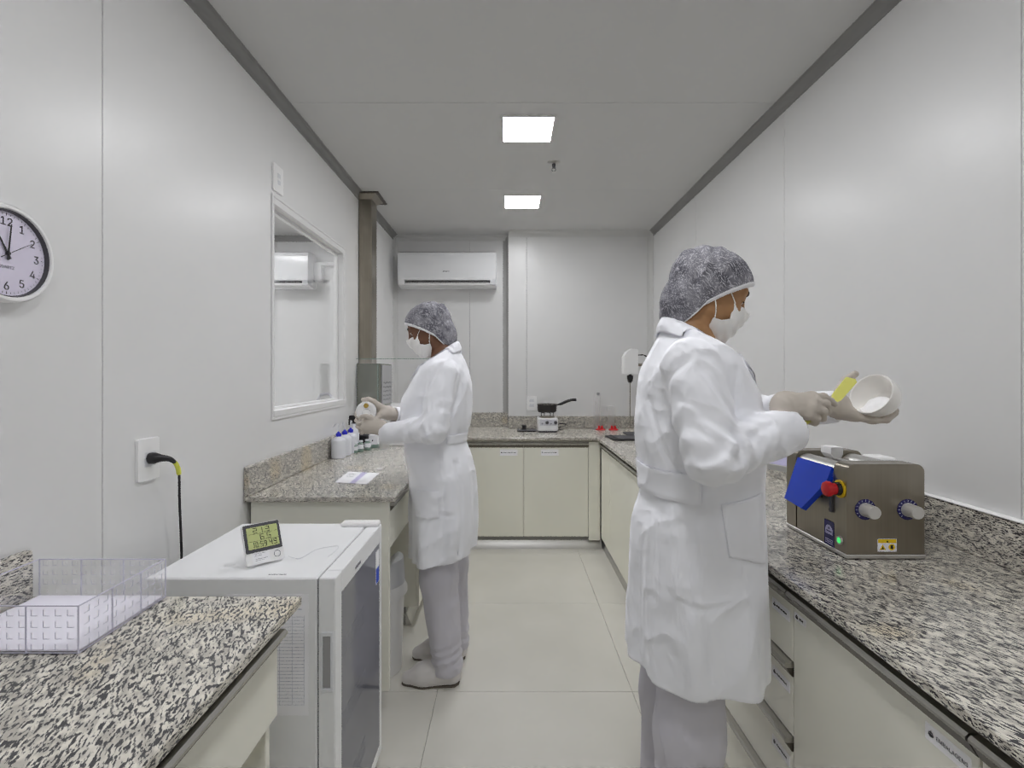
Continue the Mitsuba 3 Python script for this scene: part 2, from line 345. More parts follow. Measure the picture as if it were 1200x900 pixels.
obj('backsplash', cbox(XL + 0.001, XL + 0.021, 2.042, YBR - 0.002, TOP, TOP + 0.120, 0.004), 'granite', t, False)
t = thing('worktop', 'nearest granite worktop at left carrying the clear organiser tray', 'worktop')
obj('slab', slab(XL + 0.001, XFL - 0.004, -1.2, 1.135), 'granite', t, False)
obj('backsplash', cbox(XL + 0.001, XL + 0.021, -1.2, 1.122, TOP, TOP + 0.108, 0.004), 'granite', t, False)

# ---------------------------------------------------------------- cabinets
def rail_poly(h):
    """Section of the aluminium grip rail: first axis out of the front, second axis up."""
    return Polygon([(-0.004, h * 0.62), (0.0165, h * 0.62), (0.021, h * 0.72), (0.021, h * 0.86), (0.016, h), (-0.004, h)])
def grip_poly(h): return Polygon([(-0.004, 0), (0.002, 0), (0.016, h * 0.615), (-0.004, h * 0.615)])  # underside of the rail, its shade put into a darker metal
ICON = Polygon([(-0.0105, 0.000), (0.0105, 0.000), (0.009, -0.006), (0.005, -0.009), (-0.005, -0.009), (-0.009, -0.006)]).union(
    Polygon([(-0.009, 0.0015), (0.009, 0.0015), (0.006, 0.005), (-0.006, 0.005)])).union(Point(0, 0.0075).buffer(0.0022))
def sticker(t, name, part, fr, words, w=0.086, h=0.028):
    """A white name sticker: frame fr at its centre, first axis reading, second up."""
    obj('label_sticker', put(trimesh.creation.extrude_polygon(rrect(-w / 2, w / 2, -h / 2, h / 2, 0.002), 0.0005, engine='earcut'), fr), 'paper', part, False, label='white name sticker')
    g = fr.copy(); g[:3, :2] *= 0.55; g[:3, 3] += fr[:3, 0] * (-w / 2 + 0.012) + fr[:3, 2] * 0.0005
    k = [put(trimesh.creation.extrude_polygon(p, 0.0004, engine='earcut'), g) for p in getattr(ICON, 'geoms', [ICON])]
    if words == '-':                       # print too small to read in the photograph: a row of fine strokes
        n = int((w - 0.032) / 0.0036)
        wd = join(*[cbox(-w / 2 + 0.022 + 0.0036 * q, -w / 2 + 0.0245 + 0.0036 * q, -0.0022, 0.0018 + 0.0008 * (q % 3 == 1), 0.0005, 0.0009, 0) for q in range(max(n, 2))])
    else:
        wd = meshkit.text_mesh(words, 0.0080, 0.0004)
        s = min(1.0, (w - 0.028) / (wd.bounds[1][0] - wd.bounds[0][0]))
        wd.apply_scale([s, s, 1]); wd.apply_translation([-w / 2 + 0.022, -0.0035, 0.0005])
    obj('print', join(*k, put(wd, fr)), 'ink', part, False)
class Face:
    """A run of cabinet fronts: a = along the run, n = out of the front."""
    def __init__(s, origin, a, n): s.o, s.a, s.n = np.array(origin, float), np.array(a, float), np.array(n, float)
    def box(s, a0, a1, z0, z1, d0, d1, c=0.0015):
        p, q = s.o + s.a * a0 + s.n * d0, s.o + s.a * a1 + s.n * d1
        return cbox(p[0], q[0], p[1], q[1], z0, z1, c)
    def rail(s, a0, a1, z, h, poly=None):
        # extruded along the run
        d = s.a; m = frame(s.o + d * a0 + np.array([0, 0, z]), s.n, [0, 0, 1])
        if np.dot(m[:3, 2], d) > 0: return prism((poly or rail_poly)(h), m, a1 - a0)
        m = frame(s.o + d * a1 + np.array([0, 0, z]), s.n, [0, 0, 1])
        return prism((poly or rail_poly)(h), m, a1 - a0)
    def label_frame(s, a, z, d=0.0):
        r = np.cross([0, 0, 1], s.n)     # reading direction for someone facing the front
        return frame(s.o + s.a * a + s.n * d + np.array([0, 0, z]), r, [0, 0, 1])
ZB, ZT, DEPTH = 0.112, 0.797, 0.53
RUN_R = Face([0.700, 0, 0], [0, 1, 0], [-1, 0, 0])
RUN_B = Face([0, 3.937, 0], [1, 0, 0], [0, -1, 0])
RUN_L = Face([-0.486, 0, 0], [0, 1, 0], [1, 0, 0])
def carcass(F, t, a0, a1, z0=ZB, z1=0.842, depth=DEPTH): obj('body', F.box(a0, a1, z0, z1, -depth, -0.018, 0.001), 'laminate', t, False)
def door_unit(F, a0, a1, doors, label, texts, group=None):
    t = thing('base_cabinet', label, 'cabinet', group); carcass(F, t, a0, a1)
    for (d0, d1), (w, la) in zip(doors, texts):
        d = obj('door', F.box(d0 + 0.0015, d1 - 0.0015, ZB, ZT, -0.017, 0.0), 'laminate', t, False)
        obj('grip_rail', F.rail(d0 + 0.001, d1 - 0.001, ZT, 0.036), 'aluminium', d, False); obj('grip_shade_face', F.rail(d0 + 0.001, d1 - 0.001, ZT, 0.036, grip_poly), 'dark_metal', d, False)
        if w: sticker(t, 'label', d, F.label_frame(la, 0.771 if F is not RUN_B else 0.758), w, 0.086 if F is not RUN_B else 0.135, 0.028 if F is not RUN_B else 0.048)
    return t
door_unit(RUN_R, 0.762, 1.262, [(0.762, 1.262)], 'white base cabinet on the right with one wide door marked EMBALAGENS', [('EMBALAGENS', 0.8185)])
door_unit(RUN_R, 0.26, 0.760, [(0.26, 0.760)], 'white base cabinet at the lower right corner of the photo', [(None, 0)])
door_unit(RUN_R, 1.784, 2.78, [(1.784, 2.282), (2.282, 2.78)], 'white base cabinet behind the standing person at right', [(None, 0), (None, 0)])
door_unit(RUN_R, 2.782, 3.93, [(2.782, 3.56), (3.56, 3.90)], 'white base cabinet at the far end of the right run, next to the corner', [(None, 0), (None, 0)])
k = sorted(q for q in labels if q.startswith('base_cabinet'))[0]
sticker(k, 'label', k + '__door', RUN_R.label_frame(1.233, 0.776), '-', 0.05, 0.018)
# drawers
t = thing('drawer_unit', 'white four drawer unit with aluminium grip rails right of the standing person', 'drawer unit')
carcass(RUN_R, t, 1.264, 1.782)
for z0, z1, w in ((0.656, 0.797, '-'), (0.471, 0.619, '-'), (0.292, 0.434, '-'), (ZB, 0.256, None)):
    d = obj('drawer', RUN_R.box(1.2655, 1.7805, z0, z1, -0.017, 0.0), 'laminate', t, False)
    obj('grip_rail', RUN_R.rail(1.265, 1.781, z1, 0.036 if z1 > 0.7 else 0.035), 'aluminium', d, False); obj('grip_shade_face', RUN_R.rail(1.265, 1.781, z1, 0.036 if z1 > 0.7 else 0.035, grip_poly), 'dark_metal', d, False)
    if w: sticker(t, 'label', d, RUN_R.label_frame(1.320, z1 - 0.036), w)
# end run
t = door_unit(RUN_B, -0.39, 0.609, [(-0.39, 0.110), (0.110, 0.609)], 'white two door base cabinet under the hot plate', [('-', -0.005), ('-', 0.310)])
obj('filler', RUN_B.box(0.6105, 0.6985, ZB - 0.03, 0.842, -0.017, -0.0005), 'laminate', t, False)
obj('apron', RUN_B.box(-0.39, 0.6985, 0.8425, 0.8545, -0.10, -0.004), 'laminate_inside', t, False)
# left run
t = thing('base_cabinet', 'white drawer cabinet under the window worktop, open below its drawer', 'cabinet')
obj('side_panel', RUN_L.box(2.070, 2.088, 0.084, 0.8545, -0.56, 0.0), 'laminate', t, False)
obj('side_panel', RUN_L.box(2.735, 2.750, 0.640, 0.8545, -0.55, -0.02), 'laminate', t, False)
d = obj('drawer', RUN_L.box(2.090, 2.732, 0.655, 0.806, -0.45, 0.0), 'laminate', t, False)
obj('grip_rail', RUN_L.rail(2.090, 2.732, 0.806, 0.034), 'aluminium', d, False); obj('grip_shade_face', RUN_L.rail(2.090, 2.732, 0.806, 0.034, grip_poly), 'dark_metal', d, False)
obj('back_panel', RUN_L.box(2.090, 2.735, 0.0, 0.8545, -0.57, -0.555, 0), 'laminate_inside', t, False)
t = thing('base_cabinet', 'white base cabinet in the far left corner behind the standing person', 'cabinet')
carcass(RUN_L, t, 2.752, 3.90)
for d0, d1 in ((2.752, 3.32), (3.32, 3.90)):
    d = obj('door', RUN_L.box(d0 + 0.0015, d1 - 0.0015, ZB, ZT, -0.017, 0.0), 'laminate', t, False)
    obj('grip_rail', RUN_L.rail(d0 + 0.001, d1 - 0.001, ZT, 0.036), 'aluminium', d, False); obj('grip_shade_face', RUN_L.rail(d0 + 0.001, d1 - 0.001, ZT, 0.036, grip_poly), 'dark_metal', d, False)
RUN_N = Face([-0.474, 0, 0], [0, 1, 0], [1, 0, 0])
t = thing('base_cabinet', 'white drawer table under the nearest left worktop beside the fridge', 'cabinet')
d = obj('drawer', RUN_N.box(0.10, 1.046, 0.672, 0.813, -0.45, 0.0), 'laminate', t, False)
obj('grip_rail', RUN_N.rail(0.10, 1.047, 0.813, 0.034), 'aluminium', d, False); obj('grip_shade_face', RUN_N.rail(0.10, 1.047, 0.813, 0.034, grip_poly), 'dark_metal', d, False)
obj('side_panel', RUN_N.box(1.020, 1.038, 0.0, 0.671, -0.55, -0.012), 'laminate', t, False)
obj('top_rail', RUN_N.box(0.10, 1.046, 0.814, 0.8545, -0.55, -0.02), 'laminate_inside', t, False)
obj('back_panel', RUN_N.box(-1.0, 1.020, 0.0, 0.67, -0.57, -0.552, 0), 'laminate_inside', t, False)
obj('drawer', RUN_N.box(-0.9, 0.098, 0.672, 0.813, -0.45, 0.0), 'laminate', t, False)
# toe baseboards: rounded aluminium coves
bb = Polygon([(-0.02, 0), (0.030, 0)] + [(0.030 - 0.026 * math.sin(a), 0.062 * math.sin(a) ** 0.8 if a else 0.004) for a in np.linspace(0.06, math.pi / 2, 9)] + [(-0.02, 0.066)]).buffer(0)
def baseboard(name, F, a0, a1, d, label):
    struct(name, join(F.box(a0, a1, 0.0, ZB - 0.001, d - 0.025, d - 0.012, 0)), 'cove', label, False)
    m = frame(F.o + F.a * a0 + F.n * (d - 0.012), F.n, [0, 0, 1])
    L = a1 - a0
    if np.dot(m[:3, 2], F.a) < 0: m = frame(F.o + F.a * a1 + F.n * (d - 0.012), F.n, [0, 0, 1])
    obj('cove', prism(bb, m, L), 'alu_satin', name, 40)
baseboard('baseboard_right', RUN_R, 0.2, 3.955, -0.045, 'aluminium toe cove under the right cabinets')
baseboard('baseboard_back', RUN_B, -0.46, 0.72, -0.065, 'rounded aluminium toe cove under the end cabinets')
baseboard('baseboard_left', RUN_L, 2.78, 3.97, -0.065, 'aluminium toe cove under the far left cabinet')
# ---------------------------------------------------------------- on the walls
# clock
t = thing('wall_clock', 'round white wall clock with a lavender face showing eleven o\'clock', 'clock')
CY, CZ, CR = 1.0585, 1.617, 0.101
cf = frame([XL, CY, CZ], [0, 1, 0], [0, 0, 1])
def cput(m, dz=0.0):
    f = cf.copy(); f[0, 3] += dz; return put(m, f)
obj('case', cput(trimesh.creation.revolve(np.array([(0, 0.001), (CR - 0.006, 0.001), (CR, 0.008), (CR, 0.028), (CR - 0.004, 0.034), (CR - 0.009, 0.034), (CR - 0.011, 0.031), (CR - 0.011, 0.012), (0, 0.012)]), sections=72)), 'white_plastic', t)
obj('bezel', cput(trimesh.creation.revolve(np.array([(CR - 0.0115, 0.0215), (CR - 0.0115, 0.0305), (CR - 0.0122, 0.0305), (CR - 0.0145, 0.0225), (CR - 0.0145, 0.0215)]), sections=72)), 'dark_grey', t)
obj('dial', cput(trimesh.creation.cylinder(CR - 0.0125, 0.0015, sections=72), 0.0212), 'clock_face', t, False)
marks = []
for k in range(60):
    a = k * math.pi / 30; L = 0.006 if k % 5 == 0 else 0.0038; w = 0.0011 if k % 5 == 0 else 0.0006
    b = trimesh.creation.box([w, L, 0.0005]); b.apply_translation([0, 0.0810, 0.0223]); b.apply_transform(trimesh.transformations.rotation_matrix(-a, [0, 0, 1])); marks.append(b)
obj('minute_marks', cput(join(*marks)), 'ink', t, False)
for k in range(1, 13):
    a = k * math.pi / 6; r = 0.0665
    obj('numeral', text(str(k), 0.0165, [XL + 0.0221, CY + r * math.sin(a), CZ + r * math.cos(a)], [0, 1, 0], [0, 0, 1]), 'ink', t, False)
obj('lettering', text('QUARTZ', 0.0060, [XL + 0.0221, CY, CZ - 0.028], [0, 1, 0], [0, 0, 1]), 'ink_grey', t, False)
def hand(name, ang, L, tail, w, dz):
    b = trimesh.creation.extrude_polygon(Polygon([(-w, -tail), (w, -tail), (w * 0.55, L), (-w * 0.55, L)]), 0.0008, engine='earcut')
    b.apply_transform(trimesh.transformations.rotation_matrix(-math.radians(ang), [0, 0, 1])); obj(name, cput(b, dz), 'black', t, False)
hand('hour_hand', 331, 0.042, 0.012, 0.0024, 0.0245)
hand('minute_hand', 6, 0.062, 0.014, 0.0020, 0.0260)
hand('second_hand', 58, 0.060, 0.020, 0.0006, 0.0275)
obj('hub', cput(trimesh.creation.cylinder(0.0032, 0.006, sections=20), 0.0258), 'black', t)
# outlets and plates
def plate(t, fr, w, h, slots, part='plate'):
    obj(part, put(trimesh.creation.extrude_polygon(rrect(-w / 2, w / 2, -h / 2, h / 2, 0.006), 0.009, engine='earcut'), fr), 'white_plastic', t, False)
    for (x, y, a, b) in slots:
        obj('module', put(trimesh.creation.extrude_polygon(rrect(x - a, x + a, y - b, y + b, 0.0015), 0.0102, engine='earcut'), fr), 'paper_grey', t, False)
t = thing('wall_outlet', 'white outlet plate on the left wall with a black plug in it', 'outlet')
fr = frame([XL + 0.0005, 1.4955, 1.118], [0, 1, 0], [0, 0, 1])
plate(t, fr, 0.088, 0.122, [(0.004, 0.0, 0.022, 0.021)])
cord = thing('power_cord', 'black power cord with a yellow tie hanging from the left wall outlet', 'cord')
px = [(XL + 0.012, 1.496, 1.120), (XL + 0.030, 1.497, 1.121), (XL + 0.052, 1.512, 1.117), (XL + 0.058, 1.533, 1.104)]
obj('plug', tube(smooth_path(px, 14), [0.016, 0.017, 0.017, 0.016, 0.014, 0.012, 0.010, 0.009, 0.0085, 0.008, 0.0075, 0.007, 0.0065, 0.006], 16), 'black', cord)
p2 = [(XL + 0.058, 1.533, 1.104), (XL + 0.057, 1.552, 1.082), (XL + 0.052, 1.566, 1.05), (XL + 0.045, 1.578, 0.98), (XL + 0.040, 1.592, 0.88), (XL + 0.038, 1.600, 0.76), (XL + 0.045, 1.60, 0.45), (XL + 0.05, 1.60, 0.10)]
obj('cable', tube(smooth_path(p2, 50), 0.0036, 12), 'black', cord)
obj('tie', tube(smooth_path([(XL + 0.0585, 1.536, 1.101), (XL + 0.057, 1.552, 1.082), (XL + 0.0535, 1.562, 1.062)], 8), 0.0065, 12), 'lime', cord)
t = thing('wall_outlet', 'white double outlet plate above the window\'s corner on the left wall', 'outlet')
plate(t, frame([XL + 0.0005, 2.335, 2.252], [0, 1, 0], [0, 0, 1]), 0.098, 0.122, [(0.004, 0.016, 0.014, 0.010), (0.004, -0.014, 0.014, 0.010)])
t = thing('wall_outlet', 'white double outlet plate on the end wall beside the dark saucepan', 'outlet')
plate(t, frame([0.199, YB - 0.0005, 1.099], [1, 0, 0], [0, 0, 1]), 0.090, 0.126, [(0.0, 0.025, 0.02, 0.012), (0.0, -0.020, 0.02, 0.012)])
# air conditioners
def air_conditioner(x0, x1, y, z0, z1, label):
    t = thing('air_conditioner', label, 'air conditioner'); d = 0.205
    prof = Polygon([(0, z0 + 0.012), (0, z1), (0.165, z1), (0.190, z1 - 0.012), (0.205, z1 - 0.05), (0.205, z0 + 0.075), (0.196, z0 + 0.052), (0.12, z0 + 0.050), (0.11, z0 + 0.004), (0.02, z0)])
    fr = frame([x1, y - 0.001, 0], [0, -1, 0], [0, 0, 1])       # third axis -x
    obj('housing', prism(prof, fr, x1 - x0), 'white_enamel', t, 40)
    obj('front_lip', prism(Polygon([(0.150, z0 + 0.002), (0.190, z0 + 0.010), (0.199, z0 + 0.026), (0.195, z0 + 0.028), (0.150, z0 + 0.012)]), fr, x1 - x0), 'white_plastic', t, 40)
    obj('end_cap', join(cbox(x1 - 0.055, x1 - 0.001, y - 0.201, y - 0.10, z0 + 0.008, z0 + 0.062, 0.006)), 'paper_grey', t, False)
    obj('end_cap', join(cbox(x0 + 0.001, x0 + 0.055, y - 0.201, y - 0.10, z0 + 0.008, z0 + 0.062, 0.006)), 'white_plastic', t, False)
    obj('outlet_cavity', cbox(x0 + 0.055, x1 - 0.055, y - 0.150, y - 0.115, z0 + 0.012, z0 + 0.052, 0), 'black', t, False)
    n = 7
    for k in range(n):
        xx = x0 + 0.06 + (x1 - x0 - 0.12) * (k + 0.5) / n
        obj('vane', cbox(xx - 0.002, xx + 0.002, y - 0.19, y - 0.15, z0 + 0.014, z0 + 0.05, 0), 'grey_plastic', t, False)
    obj('louver', cbox(x0 + 0.06, x1 - 0.06, y - 0.192, y - 0.150, z0 + 0.0335, z0 + 0.0365, 0), 'grey_plastic', t, False)
    return t
t = air_conditioner(-0.985, -0.118, YBR, 2.138, 2.445, 'white split air conditioner high on the end wall')
obj('badge', cbox(-0.59, -0.53, YBR - 0.2072, YBR - 0.2055, 2.262, 2.269, 0), 'ink_grey', t, False)
air_conditioner(-2.60, -1.79, AY1, 2.14, 2.455, 'white split air conditioner seen through the window in the next room')
one('pipe_cover', join(cbox(-1.789, -1.13, AY1 - 0.075, AY1 - 0.001, 2.355, 2.385, 0.004), cbox(-1.789, -1.72, AY1 - 0.075, AY1 - 0.001, 2.20, 2.385, 0.004)), 'white_plastic', 'white pipe duct beside the next room\'s air conditioner', 'pipe cover', False)
fx = at(384, 470, 4.4)
one('faucet', tube(smooth_path([(fx[0] - 0.10, 4.4, 0.90), (fx[0] - 0.095, 4.4, 1.07), (fx[0] - 0.06, 4.4, 1.18), (fx[0] + 0.0, 4.4, 1.19), (fx[0] + 0.05, 4.4, 1.14), (fx[0] + 0.10, 4.4, 1.08)], 40), 0.012, 14), 'panel_grey', 'white gooseneck faucet seen through the bottom of the window', 'faucet')
one('annex_counter', join(cbox(-3.0, AX1 - 0.02, 4.16, AY1 - 0.002, 0.86, 0.90, 0.002), cbox(-2.95, AX1 - 0.06, 4.25, AY1 - 0.002, 0.0, 0.86, 0.002)), 'white_plastic', 'white counter under the faucet in the next room', 'counter', False)
# exhaust duct with its hood
t = thing('exhaust_duct', 'tall stainless steel exhaust duct in the left corner, flanged at the ceiling', 'duct')
obj('duct', cbox(XL + 0.004, -0.968, 3.600, 3.735, 1.43, ZC - 0.045, 0.002), 'brushed_steel', t, False)
obj('flange', cbox(XL + 0.004, -0.914, 3.566, 3.83, ZC - 0.010, ZC - 0.001, 0.001), 'dark_metal', t, False)
v0, v1 = [(XL + 0.004, 3.60), (-0.968, 3.60), (-0.968, 3.735), (XL + 0.004, 3.735)], [(XL + 0.004, 3.578), (-0.935, 3.578), (-0.935, 3.79), (XL + 0.004, 3.79)]
obj('collar', trimesh.convex.convex_hull(np.array([(*a, ZC - 0.045) for a in v0] + [(*a, ZC - 0.0105) for a in v1])), 'brushed_steel', t, False)
obj('hood_box', cbox(XL + 0.004, -0.890, 3.545, 3.87, 1.135, 1.435, 0.004), 'hood_steel', t, False)
obj('side_cover', cbox(-0.8895, -0.884, 3.56, 3.855, 1.15, 1.425, 0.001), 'grey_plastic', t, False)
for k in range(5):
    z = 1.18 + 0.030 * k
    pts = [(-0.8835, 3.585 + 0.24 * u, z + 0.005 * math.sin(u * 18)) for u in np.linspace(0, 1, 20)]
    obj('slot', tube(pts, 0.0028, 6), 'dark_grey', t, False)
one('bench_riser', cbox(XL + 0.024, -0.50, 3.46, 4.05, TOP + 0.0005, 1.131, 0.006), 'white_plastic', 'low white bench box behind the bottles in the left corner', 'bench box', False)
t = thing('glass_shield', 'clear glass draught shield standing before the duct hood', 'glass shield')
obj('front_pane', cbox(XL + 0.026, -0.50, 3.446, 3.450, TOP + 0.001, 1.462, 0.0), 'pane', t, False)
obj('side_pane', cbox(-0.496, -0.492, 3.446, 4.06, TOP + 0.001, 1.462, 0.0), 'pane', t, False)
obj('edge_strip', join(cbox(XL + 0.026, -0.496, 3.4455, 3.4505, 1.462, 1.466, 0.0005), cbox(-0.4965, -0.4915, 3.446, 4.06, 1.462, 1.466, 0.0005), cbox(-0.887, -0.883, 3.44, 3.445, 1.15, 1.43, 0.0005)), 'vial_green', t, False)

# ---------------------------------------------------------------- near left worktop: organiser tray
t = thing('organiser_tray', 'clear embossed plastic organiser tray on the nearest left worktop', 'tray')
X0, X1, Y0t, Y1t, H = -1.036, -0.757, 0.900, 1.128, 0.083
z0 = TOP + 0.001
obj('base', join(cbox(X0, X1, Y0t, Y1t, z0, z0 + 0.002, 0)), 'acrylic', t, False)
walls = {'front_wall': (X0, X1, Y0t, Y0t + 0.0022), 'back_wall': (X0, X1, Y1t - 0.0022, Y1t), 'side_wall': (X1 - 0.0022, X1, Y0t + 0.0023, Y1t - 0.0023)}
for nme, (a, b, c, d) in walls.items(): obj(nme, cbox(a, b, c, d, z0 + 0.002, z0 + H, 0), 'acrylic', t, False)
obj('side_wall', cbox(X0, X0 + 0.0022, Y0t + 0.0023, Y1t - 0.0023, z0 + 0.002, z0 + H, 0), 'acrylic', t, False)
rim = [cbox(X0, X1, y - 0.001, y + 0.001, z, z + 0.0016, 0) for y in (Y0t + 0.001, Y1t - 0.001) for z in (z0 + H, z0)] + [cbox(x - 0.001, x + 0.001, Y0t, Y1t, z, z + 0.0016, 0) for x in (X0 + 0.001, X1 - 0.001) for z in (z0 + H, z0)]
rim += [cbox(x - 0.0008, x + 0.0008, y - 0.0012, y + 0.0012, z0, z0 + H, 0) for x in (X0 + 0.001, X0 + 0.093, X0 + 0.186, X1 - 0.001) for y in (Y0t, Y1t)] + [cbox(X1 - 0.0012, X1 + 0.0012, y - 0.0008, y + 0.0008, z0, z0 + H, 0) for y in (0.976, 1.052)]
mat('acrylic_edge', srgb(196, 195, 212), 0.3)
obj('rim', join(*rim), 'acrylic_edge', t, False)
def stud(c, u, n):
    """One embossed square: a shallow frustum on the wall."""
    c, u, n = np.array(c), np.array(u), np.array(n); w = np.array([0, 0, 1.0]); a, b = 0.0056, 0.0042
    return trimesh.convex.convex_hull(np.array([c + i * a * u + j * a * w for i in (-1, 1) for j in (-1, 1)] + [c + n * 0.003 + i * b * u + j * b * w for i in (-1, 1) for j in (-1, 1)]))
for y, n in ((Y0t, -1), (Y1t, 1)):
    for i in range(13):
        for j in range(4):
            obj('stud', stud((X0 + 0.0115 + i * 0.0213, y, z0 + 0.013 + j * 0.0202), (1, 0, 0), (0, n, 0)), 'acrylic', t, False)
            if n < 0 or j > 0: obj('stud_edge', join(cbox(X0 + 0.0057 + i * 0.0213, X0 + 0.0067 + i * 0.0213, y + n * 0.0032 - 0.0003, y + n * 0.0032 + 0.0003, z0 + 0.0072 + j * 0.0202, z0 + 0.0188 + j * 0.0202, 0),
                cbox(X0 + 0.0057 + i * 0.0213, X0 + 0.0173 + i * 0.0213, y + n * 0.0032 - 0.0003, y + n * 0.0032 + 0.0003, z0 + 0.0072 + j * 0.0202, z0 + 0.0082 + j * 0.0202, 0)), 'acrylic_edge', t, False)
for i in range(10):
    for j in range(4):
        obj('stud', stud((X1, Y0t + 0.0133 + i * 0.0213, z0 + 0.013 + j * 0.0202), (0, 1, 0), (1, 0, 0)), 'acrylic', t, False)
        obj('stud_edge', join(cbox(X1 + 0.0029, X1 + 0.0035, Y0t + 0.0075 + i * 0.0213, Y0t + 0.0191 + i * 0.0213, z0 + 0.0072 + j * 0.0202, z0 + 0.0082 + j * 0.0202, 0),
            cbox(X1 + 0.0029, X1 + 0.0035, Y0t + 0.0181 + i * 0.0213, Y0t + 0.0191 + i * 0.0213, z0 + 0.0072 + j * 0.0202, z0 + 0.0188 + j * 0.0202, 0)), 'acrylic_edge', t, False)
mat('liner', srgb(238, 236, 248), 0.8, spec=0.2)
one('tray_liner', cbox(X0 + 0.004, X1 - 0.004, Y0t + 0.004, Y1t - 0.004, z0 + 0.0025, z0 + 0.006, 0.0005), 'liner', 'white paper liner lying in the clear organiser tray', 'paper liner', False)

# ---------------------------------------------------------------- display fridge
FX0, FXB, FXD, FY0, FY1, FZ = -0.938, -0.497, -0.449, 1.320, 1.800, 0.841
t = thing('display_fridge', 'white mini display fridge with a dark glass door', 'fridge')
obj('body', join(cbox(FX0, FXB, FY0, FY1, 0.035, FZ, 0.004)), 'white_enamel', t, False)
d = thing('x', '', '')
del labels[d]
door = obj('door', join(cbox(FXB + 0.004, FXD, FY0, FY0 + 0.052, 0.045, FZ, 0.003), cbox(FXB + 0.004, FXD, FY1 - 0.030, FY1, 0.045, FZ, 0.003), cbox(FXB + 0.004, FXD, FY0 + 0.0521, FY1 - 0.0301, FZ - 0.060, FZ, 0.003),
    cbox(FXB + 0.004, FXD, FY0 + 0.0521, FY1 - 0.0301, 0.045, 0.085, 0.003)), 'white_enamel', t, False)
obj('gasket', cbox(FXB + 0.0003, FXB + 0.0037, FY0 + 0.008, FY1 - 0.008, 0.05, FZ - 0.006, 0), 'dark_grey', t, False)
obj('glass', cbox(FXD - 0.006, FXD - 0.001, FY0 + 0.050, FY1 - 0.028, 0.083, FZ - 0.058, 0), 'dark_glass', door, False, label='dark tinted glass')
mat('shelf_bar', srgb(104, 106, 114), 0.5)
for z in (0.19, 0.40, 0.60):
    for k in range(5): obj('shelf_bar', cbox(FXD - 0.0010, FXD - 0.0004, FY0 + 0.06, FY1 - 0.20, z + 0.012 * k, z + 0.012 * k + 0.0015, 0), 'shelf_bar', door, False)
obj('handle', join(cbox(FXB + 0.010, FXD - 0.006, FY0 - 0.004, FY0 + 0.002, 0.548, 0.558, 0.001), cbox(FXB + 0.010, FXD - 0.006, FY0 - 0.004, FY0 + 0.002, 0.692, 0.702, 0.001), cbox(FXB + 0.010, FXB + 0.016, FY0 - 0.004, FY0 + 0.002, 0.5581, 0.6919, 0.001),
    cbox(FXD - 0.012, FXD - 0.006, FY0 - 0.004, FY0 + 0.002, 0.5581, 0.6919, 0.001)), 'paper_grey', door, False)
obj('grip_slot', cbox(FXB + 0.0165, FXD - 0.0125, FY0 - 0.0015, FY0 + 0.002, 0.5585, 0.6915, 0), 'grey_plastic', door, False)
obj('badge', cbox(FXD, FXD + 0.0008, 1.49, 1.545, 0.797, 0.805, 0), 'ink_grey', door, False)
obj('badge', cbox(-0.632, -0.585, FY0 + 0.022, FY0 + 0.025, FZ, FZ + 0.0006, 0), 'ink_grey', t, False)
obj('hinge_cover', cbox(-0.580, FXD - 0.002, 1.755, 1.797, FZ, FZ + 0.014, 0.004), 'white_plastic', t, False)
obj('foot', cyl((FXD - 0.04, FY1 - 0.05, 0.0), (FXD - 0.04, FY1 - 0.05, 0.045), 0.016), 'dark_grey', t)
obj('foot', cyl((FX0 + 0.05, FY1 - 0.05, 0.0), (FX0 + 0.05, FY1 - 0.05, 0.036), 0.016), 'dark_grey', t)
obj('foot', cyl((FXD - 0.07, FY0 + 0.05, 0.0), (FXD - 0.07, FY0 + 0.05, 0.036), 0.016), 'dark_grey', t)
obj('foot', cyl((FX0 + 0.05, FY0 + 0.05, 0.0), (FX0 + 0.05, FY0 + 0.05, 0.036), 0.016), 'dark_grey', t)
st = obj('sticker', cbox(FXD - 0.0009, FXD - 0.0003, 1.722, 1.766, 0.655, 0.765, 0), 'paper', door, False)
obj('sticker', cbox(FXD - 0.0009, FXD - 0.00025, 1.724, 1.764, 0.657, 0.708, 0), 'blue_tray', door, False, label='blue lower half of the sticker')
# log sheet on the fridge side
t = thing('log_sheet', 'printed temperature log sheet stuck to the near side of the fridge', 'paper')
obj('sheet', cbox(-0.728, -0.518, FY0 - 0.0018, FY0 - 0.0008, 0.488, 0.800, 0), 'paper', t, False)
ln = [cbox(-0.718, -0.528, FY0 - 0.0022, FY0 - 0.0018, z, z + 0.0009, 0) for z in np.arange(0.515, 0.745, 0.0087)] + [cbox(x, x + 0.0008, FY0 - 0.0022, FY0 - 0.0018, 0.515, 0.745, 0) for x in (-0.718, -0.690, -0.655, -0.625, -0.592, -0.560, -0.5288)]
ln += [cbox(-0.60, -0.535, FY0 - 0.0022, FY0 - 0.0018, z, z + 0.003, 0) for z in (0.760, 0.772)]
mat('ink_pale', srgb(176, 180, 196), 0.8)
obj('print', join(*ln), 'ink_pale', t, False)
